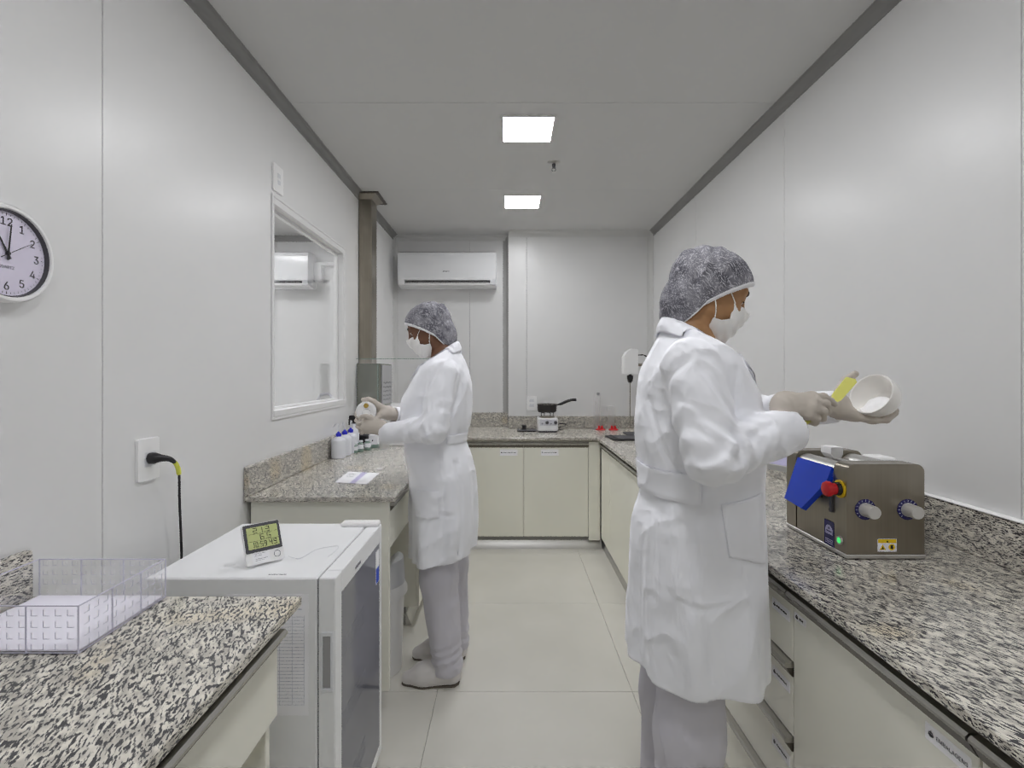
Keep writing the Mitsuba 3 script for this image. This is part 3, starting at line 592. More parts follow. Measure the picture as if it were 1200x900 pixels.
# thermo-hygrometer
t = thing('thermometer', 'digital thermo-hygrometer with a green display on top of the fridge', 'thermometer')
bl, br = np.array([-0.703, 1.374, FZ + 0.0066]), np.array([-0.632, 1.442, FZ + 0.0066])
ex = (br - bl) / np.linalg.norm(br - bl); W, Hh = np.linalg.norm(br - bl), 0.112
nrm = np.array([ex[1], -ex[0], 0]); up = np.array([0, 0, 1.0]) * math.cos(0.46) - nrm * math.sin(0.46)
tf = frame(bl, ex, up)
def tput(poly, h, dz): 
    f = tf.copy(); f[:3, 3] += tf[:3, 2] * dz; return prism(poly, f, h)
obj('case', tput(rrect(0, W, 0.002, Hh, 0.005), 0.013, -0.014), 'white_plastic', t, 40)
obj('bezel', tput(rrect(0.0015, W - 0.0015, 0.034, Hh - 0.0015, 0.003), 0.0016, -0.001), 'dark_grey', t, False)
obj('screen', tput(sbox(0.009, 0.043, W - 0.008, Hh - 0.010), 0.0008, 0.0006), 'lcd', t, False)
obj('panel', tput(sbox(0.016, 0.006, 0.060, 0.033), 0.0006, -0.001), 'paper', t, False)
def seven(s, x, y, h, w):
    """Seven segment figures."""
    seg = {'0': 'abcdef', '1': 'bc', '2': 'abged', '3': 'abgcd', '4': 'fgbc', '5': 'afgcd', '6': 'afgedc', '9': 'abfgcd', '8': 'abcdefg'}
    k, out = h * 0.115, []
    for ch in s:
        if ch in '.:':
            out.append(sbox(x, y, x + k, y + k))
            if ch == ':': out += [sbox(x, y + 0.6 * h, x + k, y + 0.6 * h + k)]
            x += 2.2 * k; continue
        if ch == ' ': x += w * 0.8; continue
        P = {'a': sbox(x, y + h - k, x + w, y + h), 'g': sbox(x, y + h / 2 - k / 2, x + w, y + h / 2 + k / 2), 'd': sbox(x, y, x + w, y + k), 'f': sbox(x, y + h / 2, x + k, y + h), 'b': sbox(x + w - k, y + h / 2, x + w, y + h),
             'e': sbox(x, y, x + k, y + h / 2), 'c': sbox(x + w - k, y, x + w, y + h / 2)}
        out += [P[q] for q in seg[ch]]; x += w * 1.45
    return out
figs = seven('21.3', 0.026, 0.0850, 0.0145, 0.0100) + seven('6.5', 0.042, 0.0660, 0.0145, 0.0100) + seven('10:59', 0.018, 0.0462, 0.0145, 0.0066) + seven('49', 0.064, 0.0462, 0.0155, 0.0080)
figs += [sbox(0.011, y, W - 0.010, y + 0.0007) for y in (0.0632, 0.0828)]
mat('lcd_ink', srgb(44, 50, 30), 0.6)
obj('digits', join(*[tput(q, 0.0004, 0.0014) for q in figs]), 'lcd_ink', t, False)
obj('lettering', join(*[tput(sbox(0.022 + 0.0 * k, y, x1, y + 0.0009), 0.0003, -0.0004) for k, (y, x1) in enumerate(((0.029, 0.05), (0.024, 0.04), (0.015, 0.055), (0.011, 0.045)))]), 'ink_grey', t, False)
obj('emblem', tput(Point(W - 0.018, 0.019).buffer(0.009).difference(Point(W - 0.018, 0.019).buffer(0.0075)), 0.0003, -0.0004), 'ink_grey', t, False)
obj('stand', tput(sbox(W * 0.3, 0.020, W * 0.7, 0.026), 0.026, -0.036), 'grey_plastic', t, False)
pw = [tf[:3, 3] + ex * W + np.array([0.004, 0.012, 0.002]), (-0.600, 1.452, FZ + 0.002), (-0.575, 1.53, FZ + 0.002), (-0.525, 1.56, FZ + 0.002), (-0.515, 1.54, FZ + 0.002), (-0.520, 1.47, FZ + 0.002)]
one('sensor_wire', tube(smooth_path(pw, 50), 0.0008, 8), 'paper_grey', 'thin sensor wire curling over the fridge top', 'wire')

# ---------------------------------------------------------------- window worktop
def wash_bottle(x, y, k, rot, label):
    t = thing('wash_bottle', label, 'bottle', None); z = TOP + 0.0006
    r = 0.0405
    obj('body', lathe([(0, 0), (r - 0.004, 0), (r, 0.004), (r, 0.098), (r - 0.003, 0.108), (r - 0.014, 0.118), (0.014, 0.122), (0.013, 0.126), (0, 0.126)], (x, y, z)), 'bottle_white', t)
    obj('cap', lathe([(0, 0), (0.0155, 0), (0.0155, 0.014), (0.013, 0.018), (0.007, 0.020), (0.005, 0.028), (0, 0.028)], (x, y, z + 0.1265)), 'blue_cap', t)
    c, s_ = math.cos(rot), math.sin(rot)
    obj('spout', tube(smooth_path([(x, y, z + 0.152), (x, y, z + 0.185), (x + 0.006 * c, y + 0.006 * s_, z + 0.198), (x + 0.022 * c, y + 0.022 * s_, z + 0.196), (x + 0.045 * c, y + 0.045 * s_, z + 0.172)], 20), np.linspace(0.0028, 0.0014, 20), 8), 'bottle_white', t)
wash_bottle(-0.993, 2.975, 0, 2.6, 'nearest of three white wash bottles with blue caps by the splashback')
wash_bottle(-0.990, 3.075, 1, 2.2, 'middle one of three white wash bottles with blue caps by the splashback')
wash_bottle(-0.985, 3.175, 2, 1.6, 'farthest of three white wash bottles with blue caps by the splashback')
def vial(x, y, r, h, label, cap='paper_grey', body='vial_green', wrap='paper'):
    t = thing('vial', label, 'vial'); z = TOP + 0.0006
    obj('body', lathe([(0, 0), (r - 0.002, 0), (r, 0.002), (r, h * 0.72), (r * 0.6, h * 0.82), (r * 0.6, h * 0.86), (0, h * 0.86)], (x, y, z), n=24), body, t)
    obj('label_band', lathe([(r + 0.0003, h * 0.28), (r + 0.0009, h * 0.28), (r + 0.0009, h * 0.66), (r + 0.0003, h * 0.66)], (x, y, z), n=24), wrap, t, False)
    obj('cap', lathe([(0, h * 0.862), (r * 0.8, h * 0.862), (r * 0.8, h), (0, h)], (x, y, z), n=24), cap, t)
vial(-0.955, 3.165, 0.017, 0.062, 'small vial with a white label right beside the wash bottles')
vial(-0.935, 3.215, 0.018, 0.070, 'small green vial with a white band in front of the dark bottle')
vial(-0.910, 3.285, 0.020, 0.068, 'squat vial with a white label left of the black box')
t = thing('black_jar', 'black square jar beside the white labelled vials', 'jar')
jx, jy = -0.970, 3.40
obj('body', cbox(jx - 0.028, jx + 0.028, jy - 0.028, jy + 0.028, TOP + 0.0006, TOP + 0.075, 0.004), 'black', t, False)
obj('lid', cbox(jx - 0.030, jx + 0.030, jy - 0.030, jy + 0.030, TOP + 0.0755, TOP + 0.090, 0.003), 'dark_grey', t, False)
t = thing('supply_box', 'small white carton with a green base right of the black jar', 'carton')
obj('carton', cbox(-0.925, -0.870, 3.370, 3.42, TOP + 0.022, TOP + 0.085, 0.002), 'paper', t, False)
obj('base', cbox(-0.925, -0.870, 3.370, 3.42, TOP + 0.0006, TOP + 0.0215, 0.002), 'vial_green', t, False)
obj('print', cbox(-0.905, -0.897, 3.3694, 3.3699, TOP + 0.045, TOP + 0.055, 0), 'ink', t, False)
t = thing('beaker', 'clear glass beaker on the window worktop below the gloved hands', 'beaker')
obj('wall', lathe([(0.030, 0), (0.030, 0.06), (0.0285, 0.06), (0.0285, 0.0022), (0, 0.002), (0, 0)][::-1] if False else [(0, 0), (0.030, 0), (0.030, 0.062), (0.0285, 0.062), (0.0285, 0.002), (0, 0.002)], (-0.815, 3.33, TOP + 0.0006)), 'pane', t)
obj('rim', lathe([(0.0283, 0.0625), (0.0305, 0.0625), (0.0305, 0.0645), (0.0283, 0.0645)], (-0.815, 3.33, TOP + 0.0006)), 'vial_green', t)
t = thing('spray_bottle', 'clear spray bottle with a black trigger head behind the wash bottles', 'spray bottle')
bx, by = -1.000, 3.285
obj('body', lathe([(0, 0), (0.033, 0), (0.035, 0.003), (0.035, 0.10), (0.026, 0.135), (0.013, 0.155), (0.012, 0.170), (0, 0.170)], (bx, by, TOP + 0.0006)), 'bottle_white', t)
obj('trigger_head', join(cyl((bx, by, TOP + 0.171), (bx, by, TOP + 0.195), 0.014), cbox(bx - 0.028, bx + 0.018, by - 0.012, by + 0.012, TOP + 0.192, TOP + 0.222, 0.005), cbox(bx - 0.032, bx - 0.022, by - 0.006, by + 0.006, TOP + 0.160, TOP + 0.200, 0.003)), 'black', t, False)
# card and cap
t = thing('paper_card', 'folded white paper with a lavender band lying on the window worktop', 'paper')
q = [np.array(c) for c in ((-0.785, 2.305), (-0.632, 2.268), (-0.640, 2.520), (-0.806, 2.555))]
def quad(c0, c1, c2, c3, z, h):
    return trimesh.convex.convex_hull(np.array([(*c, z) for c in (c0, c1, c2, c3)] + [(*c, z + h) for c in (c0, c1, c2, c3)]))
obj('sheet', quad(*q, TOP + 0.0006, 0.002), 'paper', t, False)
lerp = lambda a, b, k: a + (b - a) * k
obj('band', quad(lerp(q[0], q[1], 0.46), lerp(q[0], q[1], 0.62), lerp(q[3], q[2], 0.62), lerp(q[3], q[2], 0.46), TOP + 0.0027, 0.0004), 'lavender', t, False)
obj('print', join(*[quad(lerp(q[0], q[3], a) + (q[1] - q[0]) * 0.12, lerp(q[0], q[3], a) + (q[1] - q[0]) * 0.36, lerp(q[0], q[3], a + 0.03) + (q[1] - q[0]) * 0.36, lerp(q[0], q[3], a + 0.03) + (q[1] - q[0]) * 0.12, TOP + 0.0027, 0.0003) for a in (0.55, 0.65, 0.75)]), 'ink_grey', t, False)
one('bottle_cap', lathe([(0, 0), (0.015, 0), (0.016, 0.002), (0.015, 0.010), (0, 0.011)], (-0.660, 2.60, TOP + 0.0006)), 'white_plastic', 'small loose white cap beside the folded paper', 'cap')

# ---------------------------------------------------------------- trash bin in the knee space
t = thing('trash_bin', 'white swing lid trash bin under the window worktop', 'trash bin')
bx, by = -0.605, 2.37
obj('body', lathe([(0, 0), (0.100, 0), (0.104, 0.006), (0.116, 0.342), (0.116, 0.350), (0, 0.350)], (bx, by, 0.0005)), 'white_plastic', t)
obj('rim', lathe([(0.10, 0), (0.126, 0), (0.130, 0.006), (0.130, 0.028), (0.124, 0.040), (0.120, 0.052), (0.10, 0.052)], (bx, by, 0.351)), 'white_plastic', t)
fl = m3.Manifold.cylinder(0.112, 0.119, 0.112, 48).trim_by_plane([0.62, -0.10, -0.78], -0.052)
fl = trimesh.Trimesh(fl.to_mesh().vert_properties[:, :3], fl.to_mesh().tri_verts); fl.apply_translation([bx, by, 0.4035])
obj('lid', fl, 'paper_grey', t)

# ---------------------------------------------------------------- end worktop
zt = TOP + 0.0006
t = thing('hot_plate', 'white electric hot plate with two dials on the end worktop', 'hot plate')
hx0, hx1, hy0, hy1 = 0.237, 0.403, 4.243, 4.42
obj('body', join(cbox(hx0, hx1, hy0, hy1, zt + 0.012, zt + 0.118, 0.006)), 'white_enamel', t, False)
obj('foot', cbox(hx0 + 0.008, hx1 - 0.008, hy0 + 0.008, hy1 - 0.008, zt, zt + 0.012, 0), 'dark_grey', t, False)
obj('panel', cbox(hx0 + 0.016, hx1 - 0.010, hy0 - 0.002, hy0 + 0.001, zt + 0.058, zt + 0.108, 0.001), 'panel_grey', t, False)
for x in (0.312, 0.382): obj('knob', lathe([(0, 0), (0.014, 0), (0.014, 0.006), (0.010, 0.016), (0, 0.016)], (x, hy0 - 0.002, zt + 0.083), (0, -1, 0)), 'dark_grey', t)
for x in (0.273, 0.345): obj('lamp', lathe([(0, 0), (0.006, 0), (0.005, 0.003), (0, 0.003)], (x, hy0 - 0.002, zt + 0.073), (0, -1, 0)), 'ink_grey', t)
obj('element', lathe([(0, 0), (0.062, 0), (0.062, 0.012), (0, 0.012)], (0.320, 4.33, zt + 0.1185)), 'steel', t)
for k in range(4):
    a = k * math.pi / 2 + 0.4; c, s_ = math.cos(a), math.sin(a)
    obj('trivet_arm', tube([(0.320 + 0.055 * c, 4.33 + 0.055 * s_, zt + 0.130), (0.320 + 0.058 * c, 4.33 + 0.058 * s_, zt + 0.158), (0.320 + 0.030 * c, 4.33 + 0.030 * s_, zt + 0.160)], 0.0035, 8), 'dark_grey', t)
t = thing('saucepan', 'dark saucepan with a black handle on the hot plate', 'saucepan')
pz = zt + 0.164
obj('pan', lathe([(0, 0), (0.072, 0), (0.080, 0.010), (0.082, 0.066), (0.079, 0.066), (0.076, 0.012), (0, 0.004)], (0.318, 4.33, pz)), 'pan_black', t)
obj('rim', lathe([(0.079, 0.0665), (0.0835, 0.0665), (0.0835, 0.070), (0.079, 0.070)], (0.318, 4.33, pz)), 'aluminium', t)
obj('handle', tube(smooth_path([(0.400, 4.33, pz + 0.060), (0.435, 4.33, pz + 0.068), (0.49, 4.33, pz + 0.092), (0.54, 4.33, pz + 0.103), (0.565, 4.33, pz + 0.103)], 24), np.r_[np.linspace(0.006, 0.012, 8), np.full(16, 0.012)], 14), 'black', t)
one('stirring_rod', tube([(0.340, 4.335, pz + 0.010), (0.44, 4.35, pz + 0.23)], 0.0018, 10), 'pane', 'thin glass stirring rod leaning in the saucepan', 'glass rod')
one('hot_plate_cable', tube(smooth_path([(0.404, 4.36, zt + 0.055), (0.44, 4.38, zt + 0.060), (0.485, 4.40, zt + 0.055), (0.47, 4.41, zt + 0.035), (0.43, 4.42, zt + 0.025), (0.404, 4.425, zt + 0.006), (0.44, 4.44, zt + 0.005), (0.47, 4.45, zt + 0.005)], 40), 0.0035, 10), 'black', 'black cable looping behind the hot plate', 'cable')
t = thing('heating_pad', 'flat dark plate with a black knob left of the hot plate', 'plate')
obj('plate', cbox(0.065, 0.228, 4.30, 4.44, zt + 0.004, zt + 0.012, 0.003), 'dark_grey', t, False)
obj('foot', cbox(0.075, 0.218, 4.31, 4.43, zt, zt + 0.004, 0), 'black', t, False)
obj('knob', lathe([(0, 0), (0.020, 0), (0.016, 0.014), (0.020, 0.030), (0.012, 0.038), (0, 0.038)], (0.125, 4.37, zt + 0.0125)), 'black', t)
obj('pin', lathe([(0, 0), (0.008, 0), (0.007, 0.010), (0, 0.010)], (0.088, 4.345, zt + 0.0125)), 'alu_satin', t)
for k, (x, la) in enumerate(((0.790, 'left one of two small red clamps standing on the end worktop'), (0.902, 'right one of two small red clamps standing on the end worktop'))):
    t = thing('red_clamp', la, 'clamp')
    obj('base', lathe([(0, 0), (0.040, 0), (0.042, 0.004), (0.026, 0.013), (0, 0.014)], (x, 4.44, zt)), 'red', t)
    for dx in (-0.013, 0.013): obj('jaw', cbox(x + dx - 0.009, x + dx + 0.009, 4.43, 4.45, zt + 0.012, zt + 0.037, 0.004), 'red', t, False)
t = thing('measuring_cylinder', 'tall clear glass measuring cylinder by the end wall', 'cylinder')
obj('wall', lathe([(0, 0), (0.023, 0), (0.023, 0.295), (0.0215, 0.295), (0.0215, 0.003), (0, 0.003)], (0.775, 4.51, zt + 0.008)), 'pane', t)
obj('foot', lathe([(0, 0), (0.038, 0), (0.036, 0.007), (0, 0.0075)], (0.775, 4.51, zt)), 'grey_plastic', t)
obj('stopper', lathe([(0, 0), (0.012, 0), (0.014, 0.022), (0, 0.022)], (0.782, 4.51, zt + 0.298)), 'grey_plastic', t)
t = thing('measuring_cylinder', 'second clear glass cylinder right of the tall one, fainter against the wall', 'cylinder')
obj('wall', lathe([(0, 0), (0.030, 0), (0.030, 0.20), (0.0285, 0.20), (0.0285, 0.003), (0, 0.003)], (0.895, 4.515, zt + 0.001)), 'pane', t)
t = thing('black_tray', 'flat black tray on the right worktop behind the standing person', 'tray')
obj('plate', trimesh.convex.convex_hull(np.array([(x, y, z) for z in (zt, zt + 0.010) for x, y in ((0.765, 3.99), (0.742, 3.97), (0.757, 3.74), (0.775, 3.725), (1.08, 3.725), (1.08, 3.99))])), 'black', t, False)
obj('top', trimesh.convex.convex_hull(np.array([(x, y, z) for z in (zt + 0.0102, zt + 0.013) for x, y in ((0.79, 3.965), (0.80, 3.76), (1.06, 3.76), (1.06, 3.965))])), 'dark_grey', t, False)
# overhead stirrer
t = thing('overhead_stirrer', 'white overhead stirrer with a long shaft on a stand in the far right corner', 'stirrer')
sx_, sy_ = 0.968, 4.10
hp = Polygon([(-0.060, 0), (0.052, 0), (0.052, 0.185), (0.045, 0.200), (0.0, 0.202), (-0.035, 0.180), (-0.058, 0.140)])
obj('head', prism(hp.buffer(-0.006).buffer(0.006), frame([sx_, sy_ + 0.045, 1.360], [1, 0, 0], [0, 0, 1]), 0.09), 'white_plastic', t, 30)
obj('chuck', lathe([(0, 0), (0.010, 0), (0.020, 0.014), (0.024, 0.040), (0.024, 0.056), (0.012, 0.058), (0.012, 0.068), (0, 0.068)], (sx_ - 0.002, sy_, 1.292)), 'black', t)
obj('shaft', tube([(sx_ - 0.002, sy_, 1.293), (sx_ - 0.002, sy_, 0.93)], 0.0038, 12), 'steel', t)
obj('impeller', lathe([(0, 0), (0.018, 0.002), (0.018, 0.006), (0, 0.008)], (sx_ - 0.002, sy_, 0.925)), 'steel', t)
obj('arm', cyl((sx_ + 0.050, sy_, 1.435), (1.165, sy_, 1.435), 0.011), 'steel', t)
obj('clamp', cbox(sx_ + 0.053, sx_ + 0.058, sy_ - 0.01, sy_ + 0.01, 1.40, 1.462, 0.001), 'steel', t, False)
obj('stand_rod', cyl((1.165, sy_, zt + 0.012), (1.165, sy_, 1.52), 0.009), 'steel', t)
obj('stand_base', cbox(0.93, 1.225, sy_ - 0.10, sy_ + 0.10, zt, zt + 0.012, 0.002), 'dark_grey', t, False)
obj('cable', tube(smooth_path([(sx_ + 0.052, sy_, 1.500), (sx_ + 0.066, sy_, 1.514), (sx_ + 0.10, sy_, 1.515), (sx_ + 0.15, sy_ + 0.02, 1.48), (sx_ + 0.20, sy_ + 0.06, 1.30), (sx_ + 0.22, sy_ + 0.12, 0.95), (sx_ + 0.22, sy_ + 0.14, 0.89)], 40), 0.0045, 10), 'black', t)

# ---------------------------------------------------------------- three roll mill
t = thing('roll_mill', 'stainless steel three roll mill with a blue apron on the right worktop', 'mill')
mx0, mx1, my0, my1 = 0.894, 1.100, 1.357, 1.650
ztop = TOP + 0.253
obj('base_plate', cbox(mx0 - 0.003, mx1 + 0.003, my0 - 0.003, my1 + 0.003, zt + 0.002, zt + 0.013, 0.002), 'alu_satin', t, False)
obj('foot', cbox(mx0 + 0.01, mx1 - 0.01, my0 + 0.01, my1 - 0.01, zt, zt + 0.002, 0), 'black', t, False)
bl_ = sbox(mx0, zt + 0.0135, mx1, ztop - 0.03).union(rrect(mx0, mx1, ztop - 0.10, ztop, 0.022))
fy = lambda y: frame([0, y, 0], [1, 0, 0], [0, 0, 1])          # third axis -y
obj('housing', prism(bl_, fy(my0 + 0.055), 0.055), 'brushed_steel', t, 40)
obj('housing', prism(bl_, fy(my1), 0.052), 'brushed_steel', t, 40)
obj('trough', cbox(mx0 + 0.0015, mx1 - 0.0015, my0 + 0.0555, my1 - 0.0545, zt + 0.0135, 1.045, 0.001), 'brushed_steel', t, False)
for k, (x, z) in enumerate(((0.928, 1.087), (0.997, 1.080), (1.066, 1.087))): obj('roller', cyl((x, my0 + 0.056, z), (x, my1 - 0.055, z), 0.033, 48), 'alu_satin', t)
obj('hopper', trimesh.convex.convex_hull(np.array([(x, y, z) for y in (1.525, 1.575) for x, z in ((0.966, 1.116), (0.988, 1.116), (0.994, 1.128), (0.994, 1.148), (0.958, 1.148), (0.958, 1.128))])), 'white_plastic', t, False)
# blue apron
A0, A1 = np.array([0.897, 0, 1.108]), np.array([0.846, 0, 0.978]); dn = (A1 - A0) / np.linalg.norm(A1 - A0)
af = frame([A0[0], 0, A0[2]], [0, 1, 0], dn); Lp = np.linalg.norm(A1 - A0)
ap = Polygon([(1.420, 0.0), (1.585, 0.0), (1.572, Lp - 0.006), (1.480, Lp), (1.420, 0.045)])
obj('apron', prism(ap, af, 0.004), 'blue_tray', t, False, label='blue scraper apron')
def lipbar(p, q, h=0.012, w=0.004):
    a, b = np.array(p), np.array(q); P = lambda c, k: af[:3, 3] + af[:3, 0] * c[0] + af[:3, 1] * c[1] + af[:3, 2] * k
    n = np.array([-(b - a)[1], (b - a)[0]]); n = n / np.linalg.norm(n) * w / 2
    return trimesh.convex.convex_hull(np.array([P(c + s * n, k) for c in (a, b) for s in (-1, 1) for k in (-h, 0.004)]))
for p_, q_ in (((1.585, 0.002), (1.572, Lp - 0.006)), ((1.420, 0.045), (1.480, Lp)), ((1.420, 0.002), (1.420, 0.045))): obj('apron_lip', lipbar(p_, q_), 'blue_tray', t, False)
obj('bracket', join(tube([(mx0 - 0.004, 1.46, 1.02), (mx0 - 0.030, 1.50, 1.005)], 0.006, 10), cbox(mx0 - 0.006, mx0 + 0.001, 1.412, 1.424, 0.985, 1.035, 0.001)), 'dark_grey', t, False)
# emergency stop
ey, ez = 1.383, 1.057
obj('stop_ring', lathe([(0, 0), (0.024, 0), (0.024, 0.004), (0, 0.004)], (mx0 - 0.0005, ey, ez), (-1, 0, 0)), 'yellow', t)
obj('stop_collar', lathe([(0, 0), (0.018, 0), (0.017, 0.010), (0, 0.010)], (mx0 - 0.0046, ey, ez), (-1, 0, 0)), 'black', t)
obj('stop_button', lathe([(0, 0), (0.015, 0), (0.015, 0.010), (0.020, 0.014), (0.021, 0.020), (0.018, 0.027), (0.008, 0.030), (0, 0.030)], (mx0 - 0.0147, ey, ez), (-1, 0, 0)), 'red', t)
# start button, name plate, warning label, dials
mat('green_on', srgb(40, 190, 80), 0.3)
obj('button_ring', lathe([(0, 0), (0.0125, 0), (0.0115, 0.004), (0.0085, 0.004), (0.0085, 0.001), (0, 0.001)], (mx0 - 0.0005, 1.383, 0.918), (-1, 0, 0)), 'alu_satin', t)
obj('button', lathe([(0, 0.0012), (0.0080, 0.0012), (0.0075, 0.004), (0, 0.0045)], (mx0 - 0.0005, 1.383, 0.918), (-1, 0, 0)), 'green_on', t, emitter={'type': 'area', 'radiance': rgb([0.05, 0.5, 0.14])})
obj('name_plate', cbox(mx0 - 0.0010, mx0 + 0.001, 1.4095, 1.452, 0.884, 0.957, 0), 'navy', t, False)
lf = frame([mx0 - 0.0011, 1.431, 0.933], [0, -1, 0], [0, 0, 1])
dome = Point(0, -0.004).buffer(0.0165).intersection(sbox(-0.02, -0.009, 0.02, 0.02)).union(sbox(-0.0165, -0.013, 0.0165, -0.0095)); tri = Polygon([(-0.006, 0.001), (0.006, 0.001), (0, 0.009)])
obj('emblem', join(*[prism(g, lf, 0.0004) for g in getattr(dome.difference(tri).difference(sbox(-0.013, -0.0065, 0.013, -0.003)), 'geoms', [dome.difference(tri).difference(sbox(-0.013, -0.0065, 0.013, -0.003))])],
    *[prism(sbox(-0.016, z, 0.016, z + 0.0022), lf, 0.0004) for z in (-0.029, -0.034, -0.039)]), 'lavender', t, False)
for x in (0.943, 1.055):
    obj('dial_plate', lathe([(0, 0), (0.0275, 0), (0.0275, 0.0012), (0, 0.0012)], (x, my0 - 0.0002, 1.008), (0, -1, 0)), 'navy', t)
    obj('dial_marks', join(*[put(trimesh.creation.box([0.0010, 0.005, 0.0004]), frame([x + 0.0235 * math.sin(a), my0 - 0.0016, 1.008 + 0.0235 * math.cos(a)], [math.cos(a), 0, -math.sin(a)], [math.sin(a), 0, math.cos(a)])) for a in np.linspace(-2.4, 2.4, 13)]), 'paper', t, False)
    obj('knob', lathe([(0, 0), (0.0185, 0), (0.0185, 0.004), (0.0172, 0.006), (0.0172, 0.032), (0.0160, 0.035), (0, 0.035)], (x, my0 - 0.0016, 1.008), (0, -1, 0)), 'knob_alu', t)
wl = frame([1.0005, my0 - 0.0004, 0.9135], [1, 0, 0], [0, 0, 1])
obj('warning_label', join(prism(rrect(-0.0255, 0.0255, -0.017, 0.017, 0.002), wl, 0.0005)), 'paper', t, False, label='white and yellow warning label')
wl2 = wl.copy(); wl2[1, 3] -= 0.0006
obj('warning_stripe', prism(sbox(-0.024, 0.006, 0.024, 0.0158), wl2, 0.0003), 'yellow', t, False)
obj('warning_sign', join(prism(Polygon([(-0.020, -0.012), (-0.004, -0.012), (-0.012, 0.002)]), wl2, 0.0003), prism(Point(0.012, -0.005).buffer(0.0085), wl2, 0.0003)), 'yellow', t, False)
wl3 = wl.copy(); wl3[1, 3] -= 0.001
obj('warning_print', join(prism(Polygon([(-0.003, 0.0078), (0.003, 0.0078), (0, 0.0135)]), wl3, 0.0003), prism(Polygon([(-0.0155, -0.0105), (-0.0085, -0.0105), (-0.012, -0.003)]), wl3, 0.0003), prism(sbox(0.0085, -0.010, 0.0155, 0.0005), wl3, 0.0003)), 'black', t, False)
tp = np.array([at(903, 537, 1.78), at(920, 535, 1.70), at(920, 547, 1.66), at(905, 549, 1.72)])
tp[:, 2] = [1.095, 1.100, 1.062, 1.058]; tp[:, 0] = [0.905, 0.935, 0.915, 0.885]; tp[:, 1] = [1.770, 1.652, 1.652, 1.765]
obj('side_tray', trimesh.convex.convex_hull(np.vstack([tp, tp - [0, 0, 0.018]])), 'alu_satin', t, False)
obj('side_screen', trimesh.convex.convex_hull(np.vstack([0.86 * tp + 0.14 * tp.mean(0) + [0, 0, 0.0012], 0.86 * tp + 0.14 * tp.mean(0)])), 'lavender', t, False)
one('white_block', cbox(1.150, 1.215, 1.60, 1.68, zt, 1.104, 0.006), 'white_plastic', 'white plastic box standing behind the steel mill by the wall', 'box', False)
# ---------------------------------------------------------------- solid modelling for the people
def mesh_sdf(f, lo, hi, h, B=8):
    """Surface net of f < 0 (points (n, 3) -> distances) in the box lo..hi with cells of size h; blocks far from the surface are skipped."""
    lo, hi = np.array(lo, float), np.array(hi, float)
    nb = np.maximum(1, np.ceil((hi - lo) / (h * B)).astype(int)); n = nb * B + 1
    c = np.stack(np.meshgrid(*[np.arange(k) for k in nb], indexing='ij'), -1).reshape(-1, 3)
    dc = f(lo + (c + 0.5) * B * h)
    vol = np.empty(n, np.float32)
    sg = np.where(dc < 0, -1.0, 1.0).reshape(nb)
    full = np.repeat(np.repeat(np.repeat(sg, B, 0), B, 1), B, 2)
    vol[:-1, :-1, :-1] = full; vol[-1] = vol[-2]; vol[:, -1] = vol[:, -2]; vol[:, :, -1] = vol[:, :, -2]
    act = c[np.abs(dc) < B * h * 0.87 * 1.7 + h]
    o = np.stack(np.meshgrid(*[np.arange(B + 1)] * 3, indexing='ij'), -1).reshape(-1, 3)
    for s in range(0, len(act), 400):
        idx = (act[s:s + 400, None, :] * B + o[None]).reshape(-1, 3)
        vol[idx[:, 0], idx[:, 1], idx[:, 2]] = f(lo + idx * h)
    ins = vol < 0
    cs = [ins[a:n[0] - 1 + a, b:n[1] - 1 + b, d:n[2] - 1 + d] for a in (0, 1) for b in (0, 1) for d in (0, 1)]
    al, an = cs[0].copy(), cs[0].copy()
    for q in cs[1:]: al &= q; an |= q
    cell = np.argwhere(an & ~al)
    num = -np.ones(n - 1, int); num[tuple(cell.T)] = np.arange(len(cell))
    acc, cnt = np.zeros((len(cell), 3)), np.zeros(len(cell))
    K = [np.array(k) for k in np.ndindex(2, 2, 2)]
    for a in K:
        for ax in range(3):
            if a[ax]: continue
            b = a.copy(); b[ax] = 1
            va, vb = vol[tuple((cell + a).T)], vol[tuple((cell + b).T)]
            m = (va < 0) != (vb < 0)
            t = va[m] / (va[m] - vb[m])
            acc[m] += a + t[:, None] * (b - a); cnt[m] += 1
    v = lo + (cell + acc / cnt[:, None]) * h
    F = []
    for ax in range(3):
        u, w = [(1, 2), (2, 0), (0, 1)][ax]
        s0 = [slice(None)] * 3; s1 = [slice(None)] * 3; s0[ax] = slice(0, -1); s1[ax] = slice(1, None)
        A, Bv = ins[tuple(s0)], ins[tuple(s1)]
        e = np.argwhere(A != Bv)
        e = e[(e[:, u] > 0) & (e[:, w] > 0) & (e[:, u] < n[u] - 1) & (e[:, w] < n[w] - 1)]
        inside = A[tuple(e.T)]
        def at_(du, dw):
            q = e.copy(); q[:, u] -= du; q[:, w] -= dw; return num[tuple(q.T)]
        q0, q1, q2, q3 = at_(1, 1), at_(0, 1), at_(0, 0), at_(1, 0)
        quad = np.stack([q0, q1, q2, q3], 1); quad[~inside] = quad[~inside][:, ::-1]
        F.append(quad)
    F = np.vstack(F); F = F[(F >= 0).all(1)]
    return trimesh.Trimesh(v, np.vstack([F[:, [0, 1, 2]], F[:, [0, 2, 3]]]), process=False)
def smin(a, b, k):
    h = np.maximum(k - np.abs(a - b), 0) / k; return np.minimum(a, b) - h * h * k * 0.25
def smax(a, b, k): return -smin(-a, -b, k)
def rcone(p, a, b, ra, rb):
    a, b = np.asarray(a, float), np.asarray(b, float); ba = b - a
    t = np.clip((p - a) @ ba / (ba @ ba), 0, 1)
    return np.linalg.norm(p - a - t[:, None] * ba, axis=1) - (ra + (rb - ra) * t)
